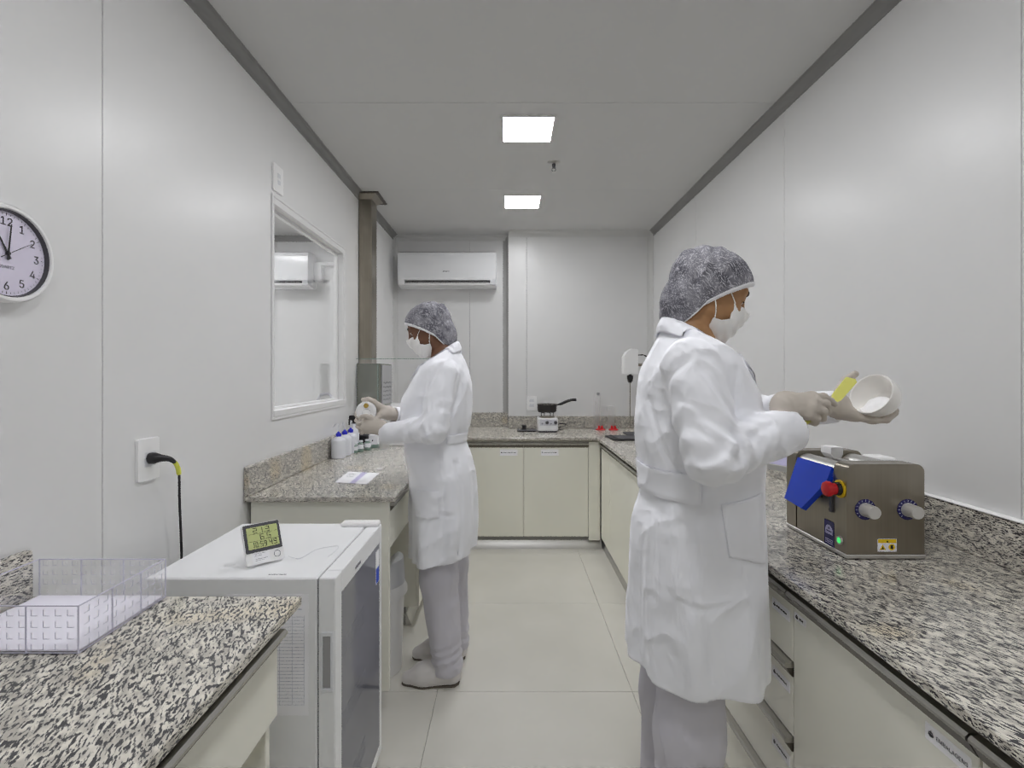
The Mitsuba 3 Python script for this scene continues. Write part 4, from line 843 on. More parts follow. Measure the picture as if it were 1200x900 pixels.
def ell(p, c, r):
    q = (p - np.asarray(c)) / np.asarray(r); k0 = np.linalg.norm(q, axis=1); k1 = np.linalg.norm(q / np.asarray(r), axis=1)
    return k0 * (k0 - 1) / np.maximum(k1, 1e-9)
def chain(p, pts, rs, k=0.008):
    d = None
    for i in range(len(pts) - 1):
        q = rcone(p, pts[i], pts[i + 1], rs[i], rs[i + 1]); d = q if d is None else smin(d, q, k)
    return d
def grad(f, p, e=0.002):
    g = np.stack([f(p + e * np.eye(3)[i]) - f(p - e * np.eye(3)[i]) for i in range(3)], 1)
    return g / (np.linalg.norm(g, axis=1, keepdims=True) + 1e-9)
def project(f, p, off=0.0, it=8):
    p = np.array(p, float)
    for _ in range(it): p -= 0.8 * (f(p) - off)[:, None] * grad(f, p)
    return p
def patch(f, P, off, thick=0.003):
    """A sheet of cloth on the surface f = off from a grid of guide points (nu, nv, 3)."""
    nu, nv = P.shape[:2]
    q = project(f, P.reshape(-1, 3), off); g = grad(f, q)
    v = np.vstack([q + g * thick, q - g * thick]); N = nu * nv; fc = []
    for i in range(nu - 1):
        for j in range(nv - 1):
            a, b, c, d = i * nv + j, (i + 1) * nv + j, (i + 1) * nv + j + 1, i * nv + j + 1
            fc += [[a, b, c], [a, c, d], [N + a, N + c, N + b], [N + a, N + d, N + c]]
    ring = [(i, 0) for i in range(nu)] + [(nu - 1, j) for j in range(1, nv)] + [(i, nv - 1) for i in range(nu - 2, -1, -1)] + [(0, j) for j in range(nv - 2, 0, -1)]
    r = [i * nv + j for i, j in ring]
    for a, b in zip(r, r[1:] + r[:1]): fc += [[a, N + a, N + b], [a, N + b, b]]
    m = trimesh.Trimesh(v, np.array(fc), process=False); m.fix_normals(); return m
def grid4(a, b, c, d, nu, nv):
    u, w = np.linspace(0, 1, nu)[:, None, None], np.linspace(0, 1, nv)[None, :, None]
    a, b, c, d = (np.asarray(x, float) for x in (a, b, c, d))
    return (1 - u) * (1 - w) * a + u * (1 - w) * b + u * w * c + (1 - u) * w * d

# head in its own frame: x forward, z up, metres, origin between the ears
def head_sdf(p):
    q = p.copy(); q[:, 1] = np.abs(q[:, 1])
    d = ell(p, (-0.012, 0, 0.022), (0.096, 0.075, 0.074))
    d = smin(d, ell(p, (0.028, 0, -0.035), (0.064, 0.060, 0.082)), 0.03)
    d = smin(d, rcone(q, (0.010, 0.048, -0.060), (0.066, 0.010, -0.098), 0.018, 0.016), 0.03)       # jaw
    d = smin(d, ell(q, (0.060, 0.036, -0.032), (0.026, 0.024, 0.026)), 0.02)                         # cheek
    d = smin(d, rcone(q, (0.080, 0.012, 0.026), (0.070, 0.045, 0.022), 0.011, 0.010), 0.018)         # brow
    d = smax(d, -ell(q, (0.097, 0.031, 0.004), (0.017, 0.019, 0.012)), 0.016)                        # eye socket
    d = smin(d, ell(q, (0.0745, 0.031, 0.003), (0.0125, 0.0145, 0.0115)), 0.004)                     # lids
    d = smin(d, rcone(p, (0.088, 0, 0.014), (0.106, 0, -0.024), 0.0075, 0.0115), 0.014)              # nose
    d = smin(d, ell(q, (0.098, 0.011, -0.028), (0.011, 0.008, 0.008)), 0.008)
    d = smin(d, ell(p, (0.086, 0, -0.058), (0.014, 0.022, 0.006)), 0.008)                            # lips
    d = smin(d, ell(p, (0.084, 0, -0.069), (0.013, 0.020, 0.007)), 0.008)
    e = ell(q - [0, 0, 0], (-0.012, 0.072, -0.006), (0.018, 0.009, 0.029))
    e = smax(e, -ell(q, (-0.009, 0.082, -0.002), (0.010, 0.007, 0.018)), 0.005)
    return smin(d, e, 0.008)
def smooth_face(p):
    q = p.copy(); q[:, 1] = np.abs(q[:, 1])
    d = ell(p, (0.018, 0, -0.045), (0.074, 0.062, 0.082))
    d = smin(d, ell(p, (0.076, 0, -0.045), (0.026, 0.033, 0.046)), 0.05)
    d = smin(d, rcone(p, (0.098, 0, -0.004), (0.1065, 0, -0.026), 0.010, 0.0135), 0.02)
    return smin(d, rcone(q, (0.010, 0.050, -0.060), (0.066, 0.012, -0.100), 0.019, 0.018), 0.03)
MASK = [(0.050, -0.020), (0.122, -0.012), (0.130, -0.045), (0.104, -0.112), (0.052, -0.130), (0.026, -0.100), (0.022, -0.080), (0.046, -0.074), (0.066, -0.060)]
def poly_sd(x, z, P):
    """Signed distance to a polygon in the plane."""
    P = np.array(P); d = np.full(len(x), 1e9); s = np.ones(len(x)); q = np.stack([x, z], 1)
    for i in range(len(P)):
        a, b = P[i], P[i - 1]; e = b - a; w = q - a
        t = np.clip(w @ e / (e @ e), 0, 1); d = np.minimum(d, ((w - t[:, None] * e) ** 2).sum(1))
        c1, c2, c3 = q[:, 1] >= a[1], q[:, 1] < b[1], e[0] * w[:, 1] > e[1] * w[:, 0]
        s = np.where((c1 & c2 & c3) | (~c1 & ~c2 & ~c3), -s, s)
    return s * np.sqrt(d)
def mask_sdf(p):
    x, z = p[:, 0], p[:, 2]
    b = smooth_face(p) - 0.0060 - 0.0019 * np.sin((0.75 * z + 0.9 * x) * 190 + 1.0) * np.clip((x - 0.02) / 0.04, 0, 1)
    return smax(np.maximum(b, -(b + 0.0035)), poly_sd(x, z, MASK), 0.001)
def net_base(p):
    d = smin(ell(p, (0.001, 0, 0.022), (0.102, 0.093, 0.087)), ell(p, (-0.045, 0, -0.058), (0.058, 0.082, 0.080)), 0.05)
    d = smin(d, ell(p, (-0.012, 0, 0.022), (0.096, 0.075, 0.074)) - 0.008, 0.015)
    f = p * 34
    return d - 0.0035 * (meshkit.noise(f + 5) - 0.5) - 0.0022 * np.sin(p[:, 0] * 160 + 40 * p[:, 2] + 5 * meshkit.noise(p * 25)) * np.clip((0.03 - p[:, 0]) / 0.08, 0, 1)
EX, EZ = [-0.20, -0.060, -0.033, -0.012, 0.024, 0.060, 0.092, 0.20], [-0.230, -0.200, -0.128, -0.062, -0.014, 0.024, 0.054, 0.150]
def net_edge(p): return np.interp(p[:, 0], EX, EZ) - p[:, 2]
HEAD = {}
def head_meshes():
    HEAD['net'] = mesh_sdf(lambda p: smax(net_base(p), net_edge(p) * 0.7, 0.006), (-0.16, -0.12, -0.16), (0.13, 0.12, 0.14), 0.003)
    HEAD['band'] = mesh_sdf(lambda p: smax(net_base(p) - 0.0022, np.abs(net_edge(p) * 0.7 + 0.004) - 0.0055, 0.003), (-0.16, -0.12, -0.16), (0.13, 0.12, 0.14), 0.0025)
    HEAD['mask'] = mesh_sdf(mask_sdf, (0.0, -0.10, -0.15), (0.15, 0.10, 0.01), 0.0015)
    surf = lambda p: np.minimum(head_sdf(p), smooth_face(p) - 0.006)
    st = []
    for s in (-1, 1):
        for pts in ([(0.026, s * 0.075, -0.082), (0.016, s * 0.085, -0.062), (0.002, s * 0.09, -0.036)], [(0.058, s * 0.066, -0.022), (0.044, s * 0.078, -0.008), (0.022, s * 0.088, 0.004)]):
            q = smooth_path(pts, 14); q = project(surf, q, 0.0026, 6); st.append(tube(q, 0.0014, 8))
    HEAD['straps'] = st
    eb, ey, lash = [], [], []
    for s in (-1, 1):
        q = project(head_sdf, smooth_path([(0.098, s * 0.014, 0.026), (0.094, s * 0.032, 0.031), (0.080, s * 0.050, 0.024)], 14), 0.0004, 6); eb.append(tube(q, np.r_[np.linspace(0.0016, 0.0032, 6), np.linspace(0.003, 0.001, 8)], 8))
        q = project(head_sdf, smooth_path([(0.094, s * 0.019, -0.003), (0.094, s * 0.031, -0.0055), (0.086, s * 0.045, -0.002)], 12), 0.0003, 6); lash.append(tube(q, 0.0015, 8))
        e = trimesh.creation.icosphere(3, 0.0112); e.apply_translation([0.0765, s * 0.031, 0.0015]); ey.append(e)
    HEAD['brows'], HEAD['lashes'], HEAD['eyes'] = eb, lash, ey
head_meshes()

from scipy.spatial import cKDTree
class Loft:
    """A garment's trunk: ellipse-like sections (z, u0, u1, half width in v) about v0."""
    def __init__(s, rows, v0, n=2.12):
        R = np.array(sorted(rows)); s.z = R[:, 0]; s.v0, s.n = v0, n
        s.f = PchipInterpolator(R[:, 0], R[:, 1:])
    def __call__(s, p, off=0.0):
        z = np.clip(p[:, 2], s.z[0], s.z[-1]); r = s.f(z)
        c, ru, rv = (r[:, 0] + r[:, 1]) / 2, (r[:, 1] - r[:, 0]) / 2 + off, r[:, 2] + off
        a, b = np.abs(p[:, 0] - c) / ru, np.abs(p[:, 1] - s.v0) / rv
        q = (a ** s.n + b ** s.n + 1e-12) ** (1 / s.n)
        k0 = q; k1 = np.sqrt((a / ru) ** 2 + (b / rv) ** 2) + 1e-9
        d = np.where(q > 0.2, k0 * (k0 - 1) / np.maximum(k1, 1e-9) , -np.minimum(ru, rv) * 0.8)
        return np.maximum(d, np.maximum(s.z[0] - p[:, 2], p[:, 2] - s.z[-1]))
    def ring(s, z, ang, off):
        r = s.f(z); c, ru, rv = (r[0] + r[1]) / 2, (r[1] - r[0]) / 2 + off, r[2] + off
        ca, sa = np.cos(ang), np.sin(ang)
        return np.stack([c + ru * np.sign(ca) * np.abs(ca) ** (2 / s.n), s.v0 + rv * np.sign(sa) * np.abs(sa) ** (2 / s.n), np.full_like(ang, z)], -1)

def crease(p, c, axis, amp, wl, rad):
    """Soft sleeve creases round a joint."""
    q = p - np.asarray(c); r = np.linalg.norm(q, axis=1); a = np.asarray(axis, float); a /= np.linalg.norm(a)
    return amp * np.exp(-(r / rad) ** 2) * np.sin((q @ a) * 2 * np.pi / wl + 4 * meshkit.noise(p * 14))

def ridge(q, seed):
    """Sharp crested noise in [0, 1]: the ridges of pulled cloth."""
    w = q + 0.6 * np.stack([meshkit.noise(q * 0.7 + 3, seed), meshkit.noise(q * 0.7 + 9, seed + 1), meshkit.noise(q * 0.7 + 17, seed + 2)], 1)
    return (1 - np.abs(2 * meshkit.noise(w, seed) - 1)) ** 2.5

def make_person(D):
    s = D['s']; t = thing('person', D['label'], 'person')
    M = np.diag([s, 1.0, 1.0, 1.0])
    def add(name, m, material, parent, label=None, smooth=True):
        m = put(m, M)
        if s < 0: m.faces = m.faces[:, ::-1]
        return obj(name, m, material, parent, smooth, label)
    # head frame in figure space (u forward)
    c, sn = math.cos(D['pitch']), math.sin(D['pitch']); hc = np.array(D['head'])
    y, r = D.get('yaw', 0.0), D.get('roll', 0.0)
    fw, up = np.array([c, 0, -sn]), np.array([sn, 0, c]); sd = np.array([0, 1.0, 0])
    R = np.stack([fw, sd, up], 1)
    Ry = np.array([[math.cos(y), -math.sin(y), 0], [math.sin(y), math.cos(y), 0], [0, 0, 1]]); R = Ry @ R
    k = D.get('scale', 1.0)
    to_head = lambda p: ((p - hc) @ R) / k
    H = np.eye(4); H[:3, :3] = R * k; H[:3, 3] = hc
    A = D['arms']; L = D['legs']; nb = np.array(D['neck'])
    trunk = Loft(D['coat'], D['v0'])
    def body(p):
        d = head_sdf(to_head(p)) * k
        d = smin(d, rcone(p, hc + R @ np.array([-0.022, 0, -0.050]) * k, nb, 0.050, 0.056), 0.025)
        d = smin(d, np.maximum(trunk(p, -0.030), 0.78 - p[:, 2]), 0.03)
        for a in A: d = smin(d, np.minimum(rcone(p, a['S'], a['E'], 0.044, 0.036), rcone(p, a['E'], 0.82 * np.asarray(a['W']) + 0.18 * np.asarray(a['E']), 0.034, 0.024)), 0.02)
        for g in L: d = smin(d, chain(p, [g[0], g[1], g[2]], [0.070, 0.052, 0.036], 0.02), 0.02)
        return d
    lo = np.array([D['bb'][0], D['v0'] - 0.36, 0.02]); hi = np.array([D['bb'][1], D['v0'] + 0.36, 1.73])
    add('body', mesh_sdf(body, lo, hi, 0.0046), D['skin'], t)
    for e in HEAD['eyes']: add('eye', put(e, H), 'eye_white', t)
    for e in HEAD['brows']: add('eyebrow', put(e, H), 'hair_dark', t)
    for e in HEAD['lashes']: add('eyelash', put(e, H), 'hair_dark', t)
    n = add('hair_net', put(HEAD['net'], H), 'net', t, 'pale mesh hair net over dark hair'); add('elastic_band', put(HEAD['band'], H), 'net_edge', n)
    n = add('face_mask', put(HEAD['mask'], H), 'mask_cloth', t, 'white pleated face mask')
    for e in HEAD['straps']: add('mask_strap', put(e, H), 'mask_cloth', n)
    # coat
    segs = []
    def coat(p, folds=True):
        z = p[:, 2]; th = np.arctan2(p[:, 1] - D['v0'], p[:, 0] - D['uc'])
        low = np.clip((D['waist'] - z) / 0.35, 0, 1)
        fold = 0.008 * low * np.sin(6 * th + 1.3 + 2.2 * meshkit.noise(np.stack([th * 2, z * 3, z * 0], 1))) + 0.005 * low * np.sin(11 * th + 6 * z)
        d = trunk(p) - fold
        x_, y_, up_ = p[:, 0], p[:, 1], np.clip((z - D['waist']) / 0.12 + 0.4, 0, 1)
        d = d - 0.006 * up_ * (ridge(np.stack([x_ * 9 + z * 5, y_ * 10, z * 3.2 - x_ * 5], 1), 5) - 0.25) - 0.006 * (1 - up_) * (ridge(np.stack([x_ * 9, y_ * 9, z * 3 + 3], 1), 4) - 0.25)
        d = d + 0.006 * np.exp(-((z - D['waist'] - 0.02) / 0.05) ** 2)
        for a in A:
            S, E, W = (np.asarray(a[q]) for q in 'SEW'); rs = a['r']
            ax = (W - E) / np.linalg.norm(W - E); bx = (E - S) / np.linalg.norm(E - S)
            q = smin(rcone(p, S, E, rs[0], rs[1]), rcone(p, E, W, rs[1] * 0.94, rs[2]), 0.02)
            dw = np.clip((np.linalg.norm(p - W, axis=1) - 0.045) / 0.05, 0, 1)
            t1, t2 = (p - E) @ ax, (p - S) @ bx
            fo = crease(p, E + 0.03 * ax, ax - 0.4 * bx, 0.008, 0.042, 0.085) + crease(p, E - 0.04 * bx, bx - 0.5 * ax, 0.006, 0.055, 0.09)
            fo = fo * 0.8 - 0.006 * (ridge(np.stack([p[:, 0] * 13 + t1 * 5, p[:, 1] * 13, p[:, 2] * 6 - t2 * 3], 1), 11) - 0.3)
            q = q + fo * dw
            q = np.maximum(q, (p - W) @ ax)
            q = smax(q, -rcone(p, W - 0.04 * ax, W + 0.06 * ax, rs[2] - 0.010, rs[2] - 0.008), 0.003)
            d = smin(d, q, 0.022)
        cc_ = D['collar']
        d = np.maximum(d, 0.85 * (z - (cc_['z'] - 0.012) - cc_['tilt'] / (2 * cc_['ru']) * np.clip(p[:, 0] - cc_['u'], -0.10, 0.085)))
        if folds:
            for tr_, amp, w_ in segs:
                r_, _ = tr_.query(p, distance_upper_bound=2.6 * w_); near = np.isfinite(r_)
                d[near] += amp * np.exp(-(r_[near] / w_) ** 2)
        hem = D['hem'](p)
        d = np.maximum(d, hem - z)
        # open below: hollow over the last stretch so that the hem is an edge of cloth
        inner = trunk(p) - fold + 0.010
        d = np.maximum(d, -np.maximum(inner, z - (hem + 0.06)))
        nk = rcone(p, nb - [0.0, 0, 0.02], hc + R @ np.array([-0.022, 0, -0.05]), 0.058, 0.057)
        return smax(d, -nk, 0.006)
    lo = np.array([D['bb'][0], D['v0'] - 0.40, 0.48]); hi = np.array([D['bb'][1] + 0.02, D['v0'] + 0.36, 1.56])
    for pts_, amp, w_ in D['folds']:
        q_ = project(lambda p: coat(p, False), np.array([at(*k, s) for k in pts_]), 0.0, 6)
        q_ = smooth_path(q_, 3 * len(q_))
        segs.append((cKDTree(smooth_path(q_, 60)), amp, w_))
    ck = add('lab_coat', mesh_sdf(coat, lo, hi, 0.005), 'cloth', t, 'white long sleeved lab coat')
    for nme, P, off in D['patches'](trunk, coat): add(nme, patch(coat, P, off, 0.0022), 'cloth', ck)
    # collar: a folded band round the neck
    th = np.linspace(-2.7, 2.7, 81) + math.pi; cc = D['collar']
    rows = []
    for w in np.linspace(0, 1, 7):
        fr = (1 + np.cos(th)) / 2            # 0 at the back, 1 in front
        out = 0.016 * math.sin(w * math.pi / 2)
        zz = cc['z'] + cc['tilt'] * (fr - 0.5) - w * (cc['fall'] + cc['front'] * fr ** 2)
        rows.append(np.stack([cc['u'] + (cc['ru'] + out + 0.028 * w * fr) * np.cos(th), D['v0'] + (cc['rv'] + out + 0.020 * w) * np.sin(th), zz], 1))
    P = np.stack(rows, 1)
    q = P.reshape(-1, 3).copy()
    wv = np.tile(np.linspace(0, 1, P.shape[1]), P.shape[0])
    for _ in range(8):
        f = coat(q); g = grad(coat, q); tgt = 0.007
        mv = np.where(f < tgt, tgt - f, np.where(wv > 0.75, (tgt - f) * 0.6, 0))
        q += 0.8 * mv[:, None] * g
    P = q.reshape(P.shape)
    N = P.shape[0] * P.shape[1]; nv = P.shape[1]; fc = []
    ctr = np.array([cc['u'], D['v0'], 0]); nn = P - ctr; nn[..., 2] = 0; nn /= np.linalg.norm(nn, axis=2, keepdims=True)
    v = np.vstack([(P + nn * 0.0025).reshape(-1, 3), (P - nn * 0.0025).reshape(-1, 3)])
    for i in range(P.shape[0] - 1):
        for j in range(nv - 1):
            a, b, c_, d_ = i * nv + j, (i + 1) * nv + j, (i + 1) * nv + j + 1, i * nv + j + 1
            fc += [[a, b, c_], [a, c_, d_], [N + a, N + c_, N + b], [N + a, N + d_, N + c_]]
    ring = [i * nv for i in range(P.shape[0])] + [(P.shape[0] - 1) * nv + j for j in range(1, nv)] + [i * nv + nv - 1 for i in range(P.shape[0] - 2, -1, -1)] + [j for j in range(nv - 2, 0, -1)]
    for a, b in zip(ring, ring[1:] + ring[:1]): fc += [[a, N + a, N + b], [a, N + b, b]]
    m = trimesh.Trimesh(v, np.array(fc), process=False); m.fix_normals()
    add('collar', m, 'cloth', ck)
    # trousers
    def trousers(p):
        d = None
        for g in L:
            q = chain(p, [g[0], g[1], np.array(g[2]) + [0, 0, -0.02]], g[3], 0.03)
            q = q + 0.006 * (meshkit.fbm(np.stack([p[:, 0] * 12, p[:, 1] * 12, p[:, 2] * 5], 1), 3, 2) - 0.5) + 0.0035 * np.exp(-((p[:, 2] - 0.13) / 0.07) ** 2) * np.sin(p[:, 2] * 120 + 9 * meshkit.noise(p * 9) + 25 * p[:, 0]) - 0.006 * (ridge(np.stack([p[:, 0] * 11, p[:, 1] * 11, p[:, 2] * 4], 1), 3) - 0.3)
            d = q if d is None else smin(d, q, 0.012)
        d = np.maximum(d, p[:, 2] - 0.86)
        return np.maximum(d, D['cuff'] - p[:, 2])
    lo = np.array([D['bb'][0], D['v0'] - 0.30, 0.04]); hi = np.array([D['bb'][1], D['v0'] + 0.30, 0.90])
    add('trousers', mesh_sdf(trousers, lo, hi, 0.006), 'trouser', t, 'pale lilac grey trousers')
    for g, heel in zip(L, D['heels']):
        hu, hv = heel
        def shoe(p, hu=hu, hv=hv):
            q = p - [hu, hv, 0]
            d = smin(rcone(q, (0.040, 0, 0.044), (0.165, 0, 0.040), 0.044, 0.047), rcone(q, (0.165, 0, 0.038), (0.232, 0.0, 0.026), 0.046, 0.030), 0.03)
            d = smin(d, rcone(q, (0.050, 0, 0.09), (0.120, 0, 0.058), 0.046, 0.042), 0.03)
            d = d + 0.004 * (meshkit.fbm(p * 22, 3, 6) - 0.5) * 2 * np.clip(p[:, 2] / 0.03, 0, 1)
            return smax(d, 0.007 - q[:, 2], 0.004)
        n = add('shoe_cover', mesh_sdf(shoe, (hu - 0.03, hv - 0.08, 0), (hu + 0.29, hv + 0.08, 0.17), 0.004), 'shoe_cover', t, 'pale grey fabric shoe cover')
        def sole(p, hu=hu, hv=hv):
            q = p - [hu, hv, 0]
            d = smin(rcone(q * [1, 1, 0], (0.042, 0, 0), (0.165, 0, 0), 0.036, 0.040), rcone(q * [1, 1, 0], (0.165, 0, 0), (0.235, 0, 0), 0.040, 0.026), 0.03)
            return np.maximum(d, np.maximum(0.001 - p[:, 2], p[:, 2] - 0.0085))
        add('sole', mesh_sdf(sole, (hu - 0.03, hv - 0.08, -0.004), (hu + 0.29, hv + 0.08, 0.014), 0.003), 'shoe_sole', n)
    # gloves
    for a in A:
        G_ = a['hand']
        def glove(p, G_=G_, a=a):
            W = np.asarray(a['W']); E = np.asarray(a['E']); ax = (W - E) / np.linalg.norm(W - E)
            w0 = np.asarray(G_['wrist'])
            d = rcone(p, W - 0.045 * ax, w0, 0.030, 0.027)
            for m_, r_ in G_['palm']: d = smin(d, rcone(p, w0, m_, 0.024, r_), 0.016)
            fs = None
            for f_ in G_['fingers']:
                rs = f_.get('r') or np.linspace(0.0098, 0.0074, len(f_['p']))
                q = chain(p, f_['p'], rs, 0.005); fs = q if fs is None else smin(fs, q, 0.0022)
            d = smin(d, fs, 0.009)
            d = d + 0.0012 * np.sin((p @ ax) * 420 + 5 * meshkit.noise(p * 40)) * np.clip(1 - np.linalg.norm(p - w0, axis=1) / 0.05, 0, 1)
            return d
        pts = np.vstack([np.asarray(a['W'])[None], np.asarray(a['W'])[None] - 0.05 * (np.asarray(a['W']) - a['E']) / np.linalg.norm(np.asarray(a['W']) - a['E'])] + [np.array(f_['p']) for f_ in G_['fingers']] + [np.array([m_ for m_, _ in G_['palm']])])
        add('glove', mesh_sdf(glove, pts.min(0) - 0.045, pts.max(0) + 0.045, 0.0024), 'latex', t, 'beige latex glove')
    return t
# ---------------------------------------------------------------- the person at right, by the steel mill (faces +x)
def belt(trunk, z0, z1, a0, a1, nu=40, nv=6, slope=0.0):
    rows = []
    for k, w in enumerate(np.linspace(0, 1, nv)):
        ang = np.linspace(a0, a1, nu); r = trunk.ring(z0 + (z1 - z0) * w, ang, 0.0)
        r[:, 2] += slope * (np.abs(ang) - math.pi); rows.append(r)
    return np.stack(rows, 1)
def P1(px, py, d): return at(px, py, d)
def patches_right(trunk, coat):
    out = [('pocket', grid4(P1(844, 590, 1.19), P1(889, 577, 1.22), P1(884, 657, 1.22), P1(850, 650, 1.19), 14, 18), 0.002),
           ('half_belt', belt(trunk, 1.062, 1.132, -math.pi - 1.1, -math.pi / 2 - 0.36), 0.004)]
    return out
folds_right = [
    ([(806, 425, 1.15), (788, 455, 1.17), (785, 490, 1.16), (792, 530, 1.14)], .010, .011), ([(815, 423, 1.13), (799, 450, 1.12), (793, 500, 1.10)], -.004, .012),
    ([(822, 428, 1.13), (842, 470, 1.12), (853, 505, 1.12)], .008, .009), ([(828, 424, 1.13), (851, 462, 1.13), (861, 500, 1.13)], -.006, .010),
    ([(790, 468, 1.12), (815, 476, 1.09), (838, 484, 1.09)], .004, .007), ([(812, 540, 1.05), (835, 532, 1.03), (852, 512, 1.05)], .007, .011), ([(820, 552, 1.05), (845, 545, 1.03), (862, 522, 1.05)], -.006, .010),
    ([(856, 508, 1.08), (866, 526, 1.06), (862, 544, 1.06)], .010, .008), ([(866, 506, 1.08), (875, 526, 1.07), (869, 548, 1.07)], -.007, .008), ([(872, 520, 1.09), (888, 509, 1.11), (900, 501, 1.12)], .006, .008),
    ([(880, 530, 1.10), (892, 522, 1.11), (905, 512, 1.12)], -.004, .012), ([(770, 440, 1.22), (768, 480, 1.2), (778, 540, 1.19)], .007, .013), ([(752, 468, 1.3), (765, 510, 1.25), (785, 556, 1.2)], .007, .010), ([(760, 430, 1.28), (757, 460, 1.28)], -.006, .012),
    ([(775, 600, 1.2), (783, 690, 1.17)], -.006, .018), ([(800, 615, 1.17), (812, 720, 1.15)], .005, .015), ([(785, 708, 1.16), (826, 718, 1.15), (857, 711, 1.15)], .002, .006),
    ([(785, 703, 1.16), (826, 712, 1.15), (857, 706, 1.15)], -.0022, .007), ([(829, 720, 1.15), (842, 805, 1.14)], .005, .006), ([(857, 436, 1.2), (851, 490, 1.17)], .006, .009), ([(760, 600, 1.24), (752, 700, 1.24)], .006, .014), ([(868, 600, 1.2), (872, 780, 1.2)], .005, .018)]
right_person = dict(
    s=1, label='person in white lab coat scraping a white bowl by the steel mill', head=(0.530, 1.36, 1.591), pitch=math.radians(27), neck=(0.468, 1.36, 1.462), scale=1.0,
    v0=1.36, uc=0.50, bb=(0.24, 1.02), skin='skin_tan', waist=1.08,
    coat=[(1.54, .43, .52, .060), (1.475, .405, .550, .100), (1.43, .383, .580, .155), (1.38, .362, .602, .187), (1.31, .349, .632, .198), (1.216, .3445, .650, .195), (1.12, .348, .655, .185), (1.046, .353, .654, .180),
          (.978, .335, .655, .190), (.887, .328, .655, .198), (.774, .326, .657, .205), (.66, .322, .660, .21), (.50, .320, .660, .212)],
    hem=lambda p: 0.626 + 0.02 * (p[:, 0] - 0.5),
    arms=[dict(S=at(808, 430, 1.20), E=at(835, 534, 1.105), W=at(926, 503, 1.185), r=(.066, .062, .051)),
          dict(S=(0.480, 1.530, 1.370), E=(0.680, 1.550, 1.245), W=(0.872, 1.365, 1.280), r=(.066, .056, .043))],
    legs=[[(.46, 1.29, .84), (.448, 1.275, .47), (.432, 1.28, .10), [.080, .079, .066]], [(.46, 1.43, .84), (.456, 1.45, .47), (.44, 1.45, .10), [.080, .079, .066]]],
    heels=[(.385, 1.28), (.395, 1.45)], cuff=0.055, patches=patches_right, folds=folds_right,
    collar=dict(u=0.474, z=1.480, tilt=-0.085, ru=0.063, rv=0.062, fall=0.044, front=0.085))
right_person['arms'][0]['hand'] = dict(wrist=P1(921, 475, 1.19),
    palm=[(P1(951, 465, 1.19), .013), (P1(953, 471, 1.175), .014), (P1(951, 478, 1.165), .013), (P1(946, 486, 1.165), .012), (P1(938, 482, 1.205), .014)],
    fingers=[dict(p=[P1(951, 465, 1.19), P1(965, 465, 1.20), P1(973, 470, 1.21), P1(978, 473.5, 1.215)]),
             dict(p=[P1(953, 471, 1.175), P1(968, 473, 1.185), P1(970, 482, 1.205), P1(962, 486, 1.215)]),
             dict(p=[P1(951, 478, 1.165), P1(965, 482, 1.175), P1(964, 490, 1.195), P1(956, 490, 1.205)]),
             dict(p=[P1(946, 486, 1.165), P1(957, 490, 1.175), P1(955, 495, 1.19), P1(948, 494, 1.20)], r=[.009, .0085, .008, .007]),
             dict(p=[P1(934, 478, 1.215), P1(950, 477, 1.235), P1(962, 475, 1.235), P1(970, 473, 1.23)], r=[.014, .0115, .010, .0085])])
right_person['arms'][1]['hand'] = dict(wrist=(0.862, 1.352, 1.281),
    palm=[((.890, 1.316, 1.259), .014), ((.893, 1.336, 1.258), .014), ((.893, 1.353, 1.262), .014), ((.890, 1.370, 1.268), .013), ((.876, 1.350, 1.298), .014)],
    fingers=[dict(p=[(.890, 1.316, 1.259), (.928, 1.303, 1.249), (.962, 1.307, 1.250), (.990, 1.314, 1.266)]),
             dict(p=[(.893, 1.336, 1.258), (.935, 1.325, 1.247), (.972, 1.325, 1.252), (1.004, 1.330, 1.272)]),
             dict(p=[(.893, 1.353, 1.262), (.937, 1.348, 1.250), (.980, 1.348, 1.258), (1.018, 1.345, 1.289)]),
             dict(p=[(.890, 1.370, 1.268), (.928, 1.372, 1.258), (.962, 1.372, 1.264), (.992, 1.372, 1.288)], r=[.009, .0085, .008, .007]),
             dict(p=[(.872, 1.352, 1.292), (.880, 1.366, 1.322), (.897, 1.366, 1.350), (.914, 1.354, 1.367)], r=[.014, .0115, .0105, .009])])
make_person(right_person)
# the bowl, its cream and the spatula
bc, bn = np.array([0.9165, 1.300, 1.318]), np.array([-0.866, -0.299, 0.403]); bn /= np.linalg.norm(bn)
bowl_prof = [(0, 0), (0.026, 0), (0.028, 0.003), (0.040, 0.012), (0.0535, 0.035), (0.0575, 0.058), (0.0590, 0.072), (0.0575, 0.0750), (0.0545, 0.0735), (0.0525, 0.058), (0.048, 0.036), (0.034, 0.016), (0, 0.007)]
bowl_prof = [(0.93 * a, 0.93 * b) for a, b in bowl_prof]
t = thing('mortar_bowl', 'white ceramic mortar bowl tipped in the left hand of the person at right', 'bowl')
obj('bowl', lathe(bowl_prof, bc - bn * 0.070, bn, 64), 'ceramic', t)
def cream_sdf(p):
    d = ell(p, bc - bn * 0.048 + np.array([-0.006, -0.004, -0.018]), (0.036, 0.036, 0.026))
    d = smin(d, ell(p, bc - bn * 0.030 + np.array([-0.014, 0.0, -0.036]), (0.026, 0.030, 0.014)), 0.02) + 0.010 * (meshkit.fbm(p * 45, 3, 3) - 0.5)
    q = p - (bc - bn * 0.070); h = q @ bn; r = np.linalg.norm(q - h[:, None] * bn, axis=1)
    rin = 0.93 * np.interp(h / 0.93, [0.006, 0.007, 0.016, 0.036, 0.058, 0.0735], [0.0, 0.004, 0.034, 0.048, 0.0525, 0.0545])
    return np.maximum(np.maximum(d, (r - rin + 0.001)), h - 0.063)
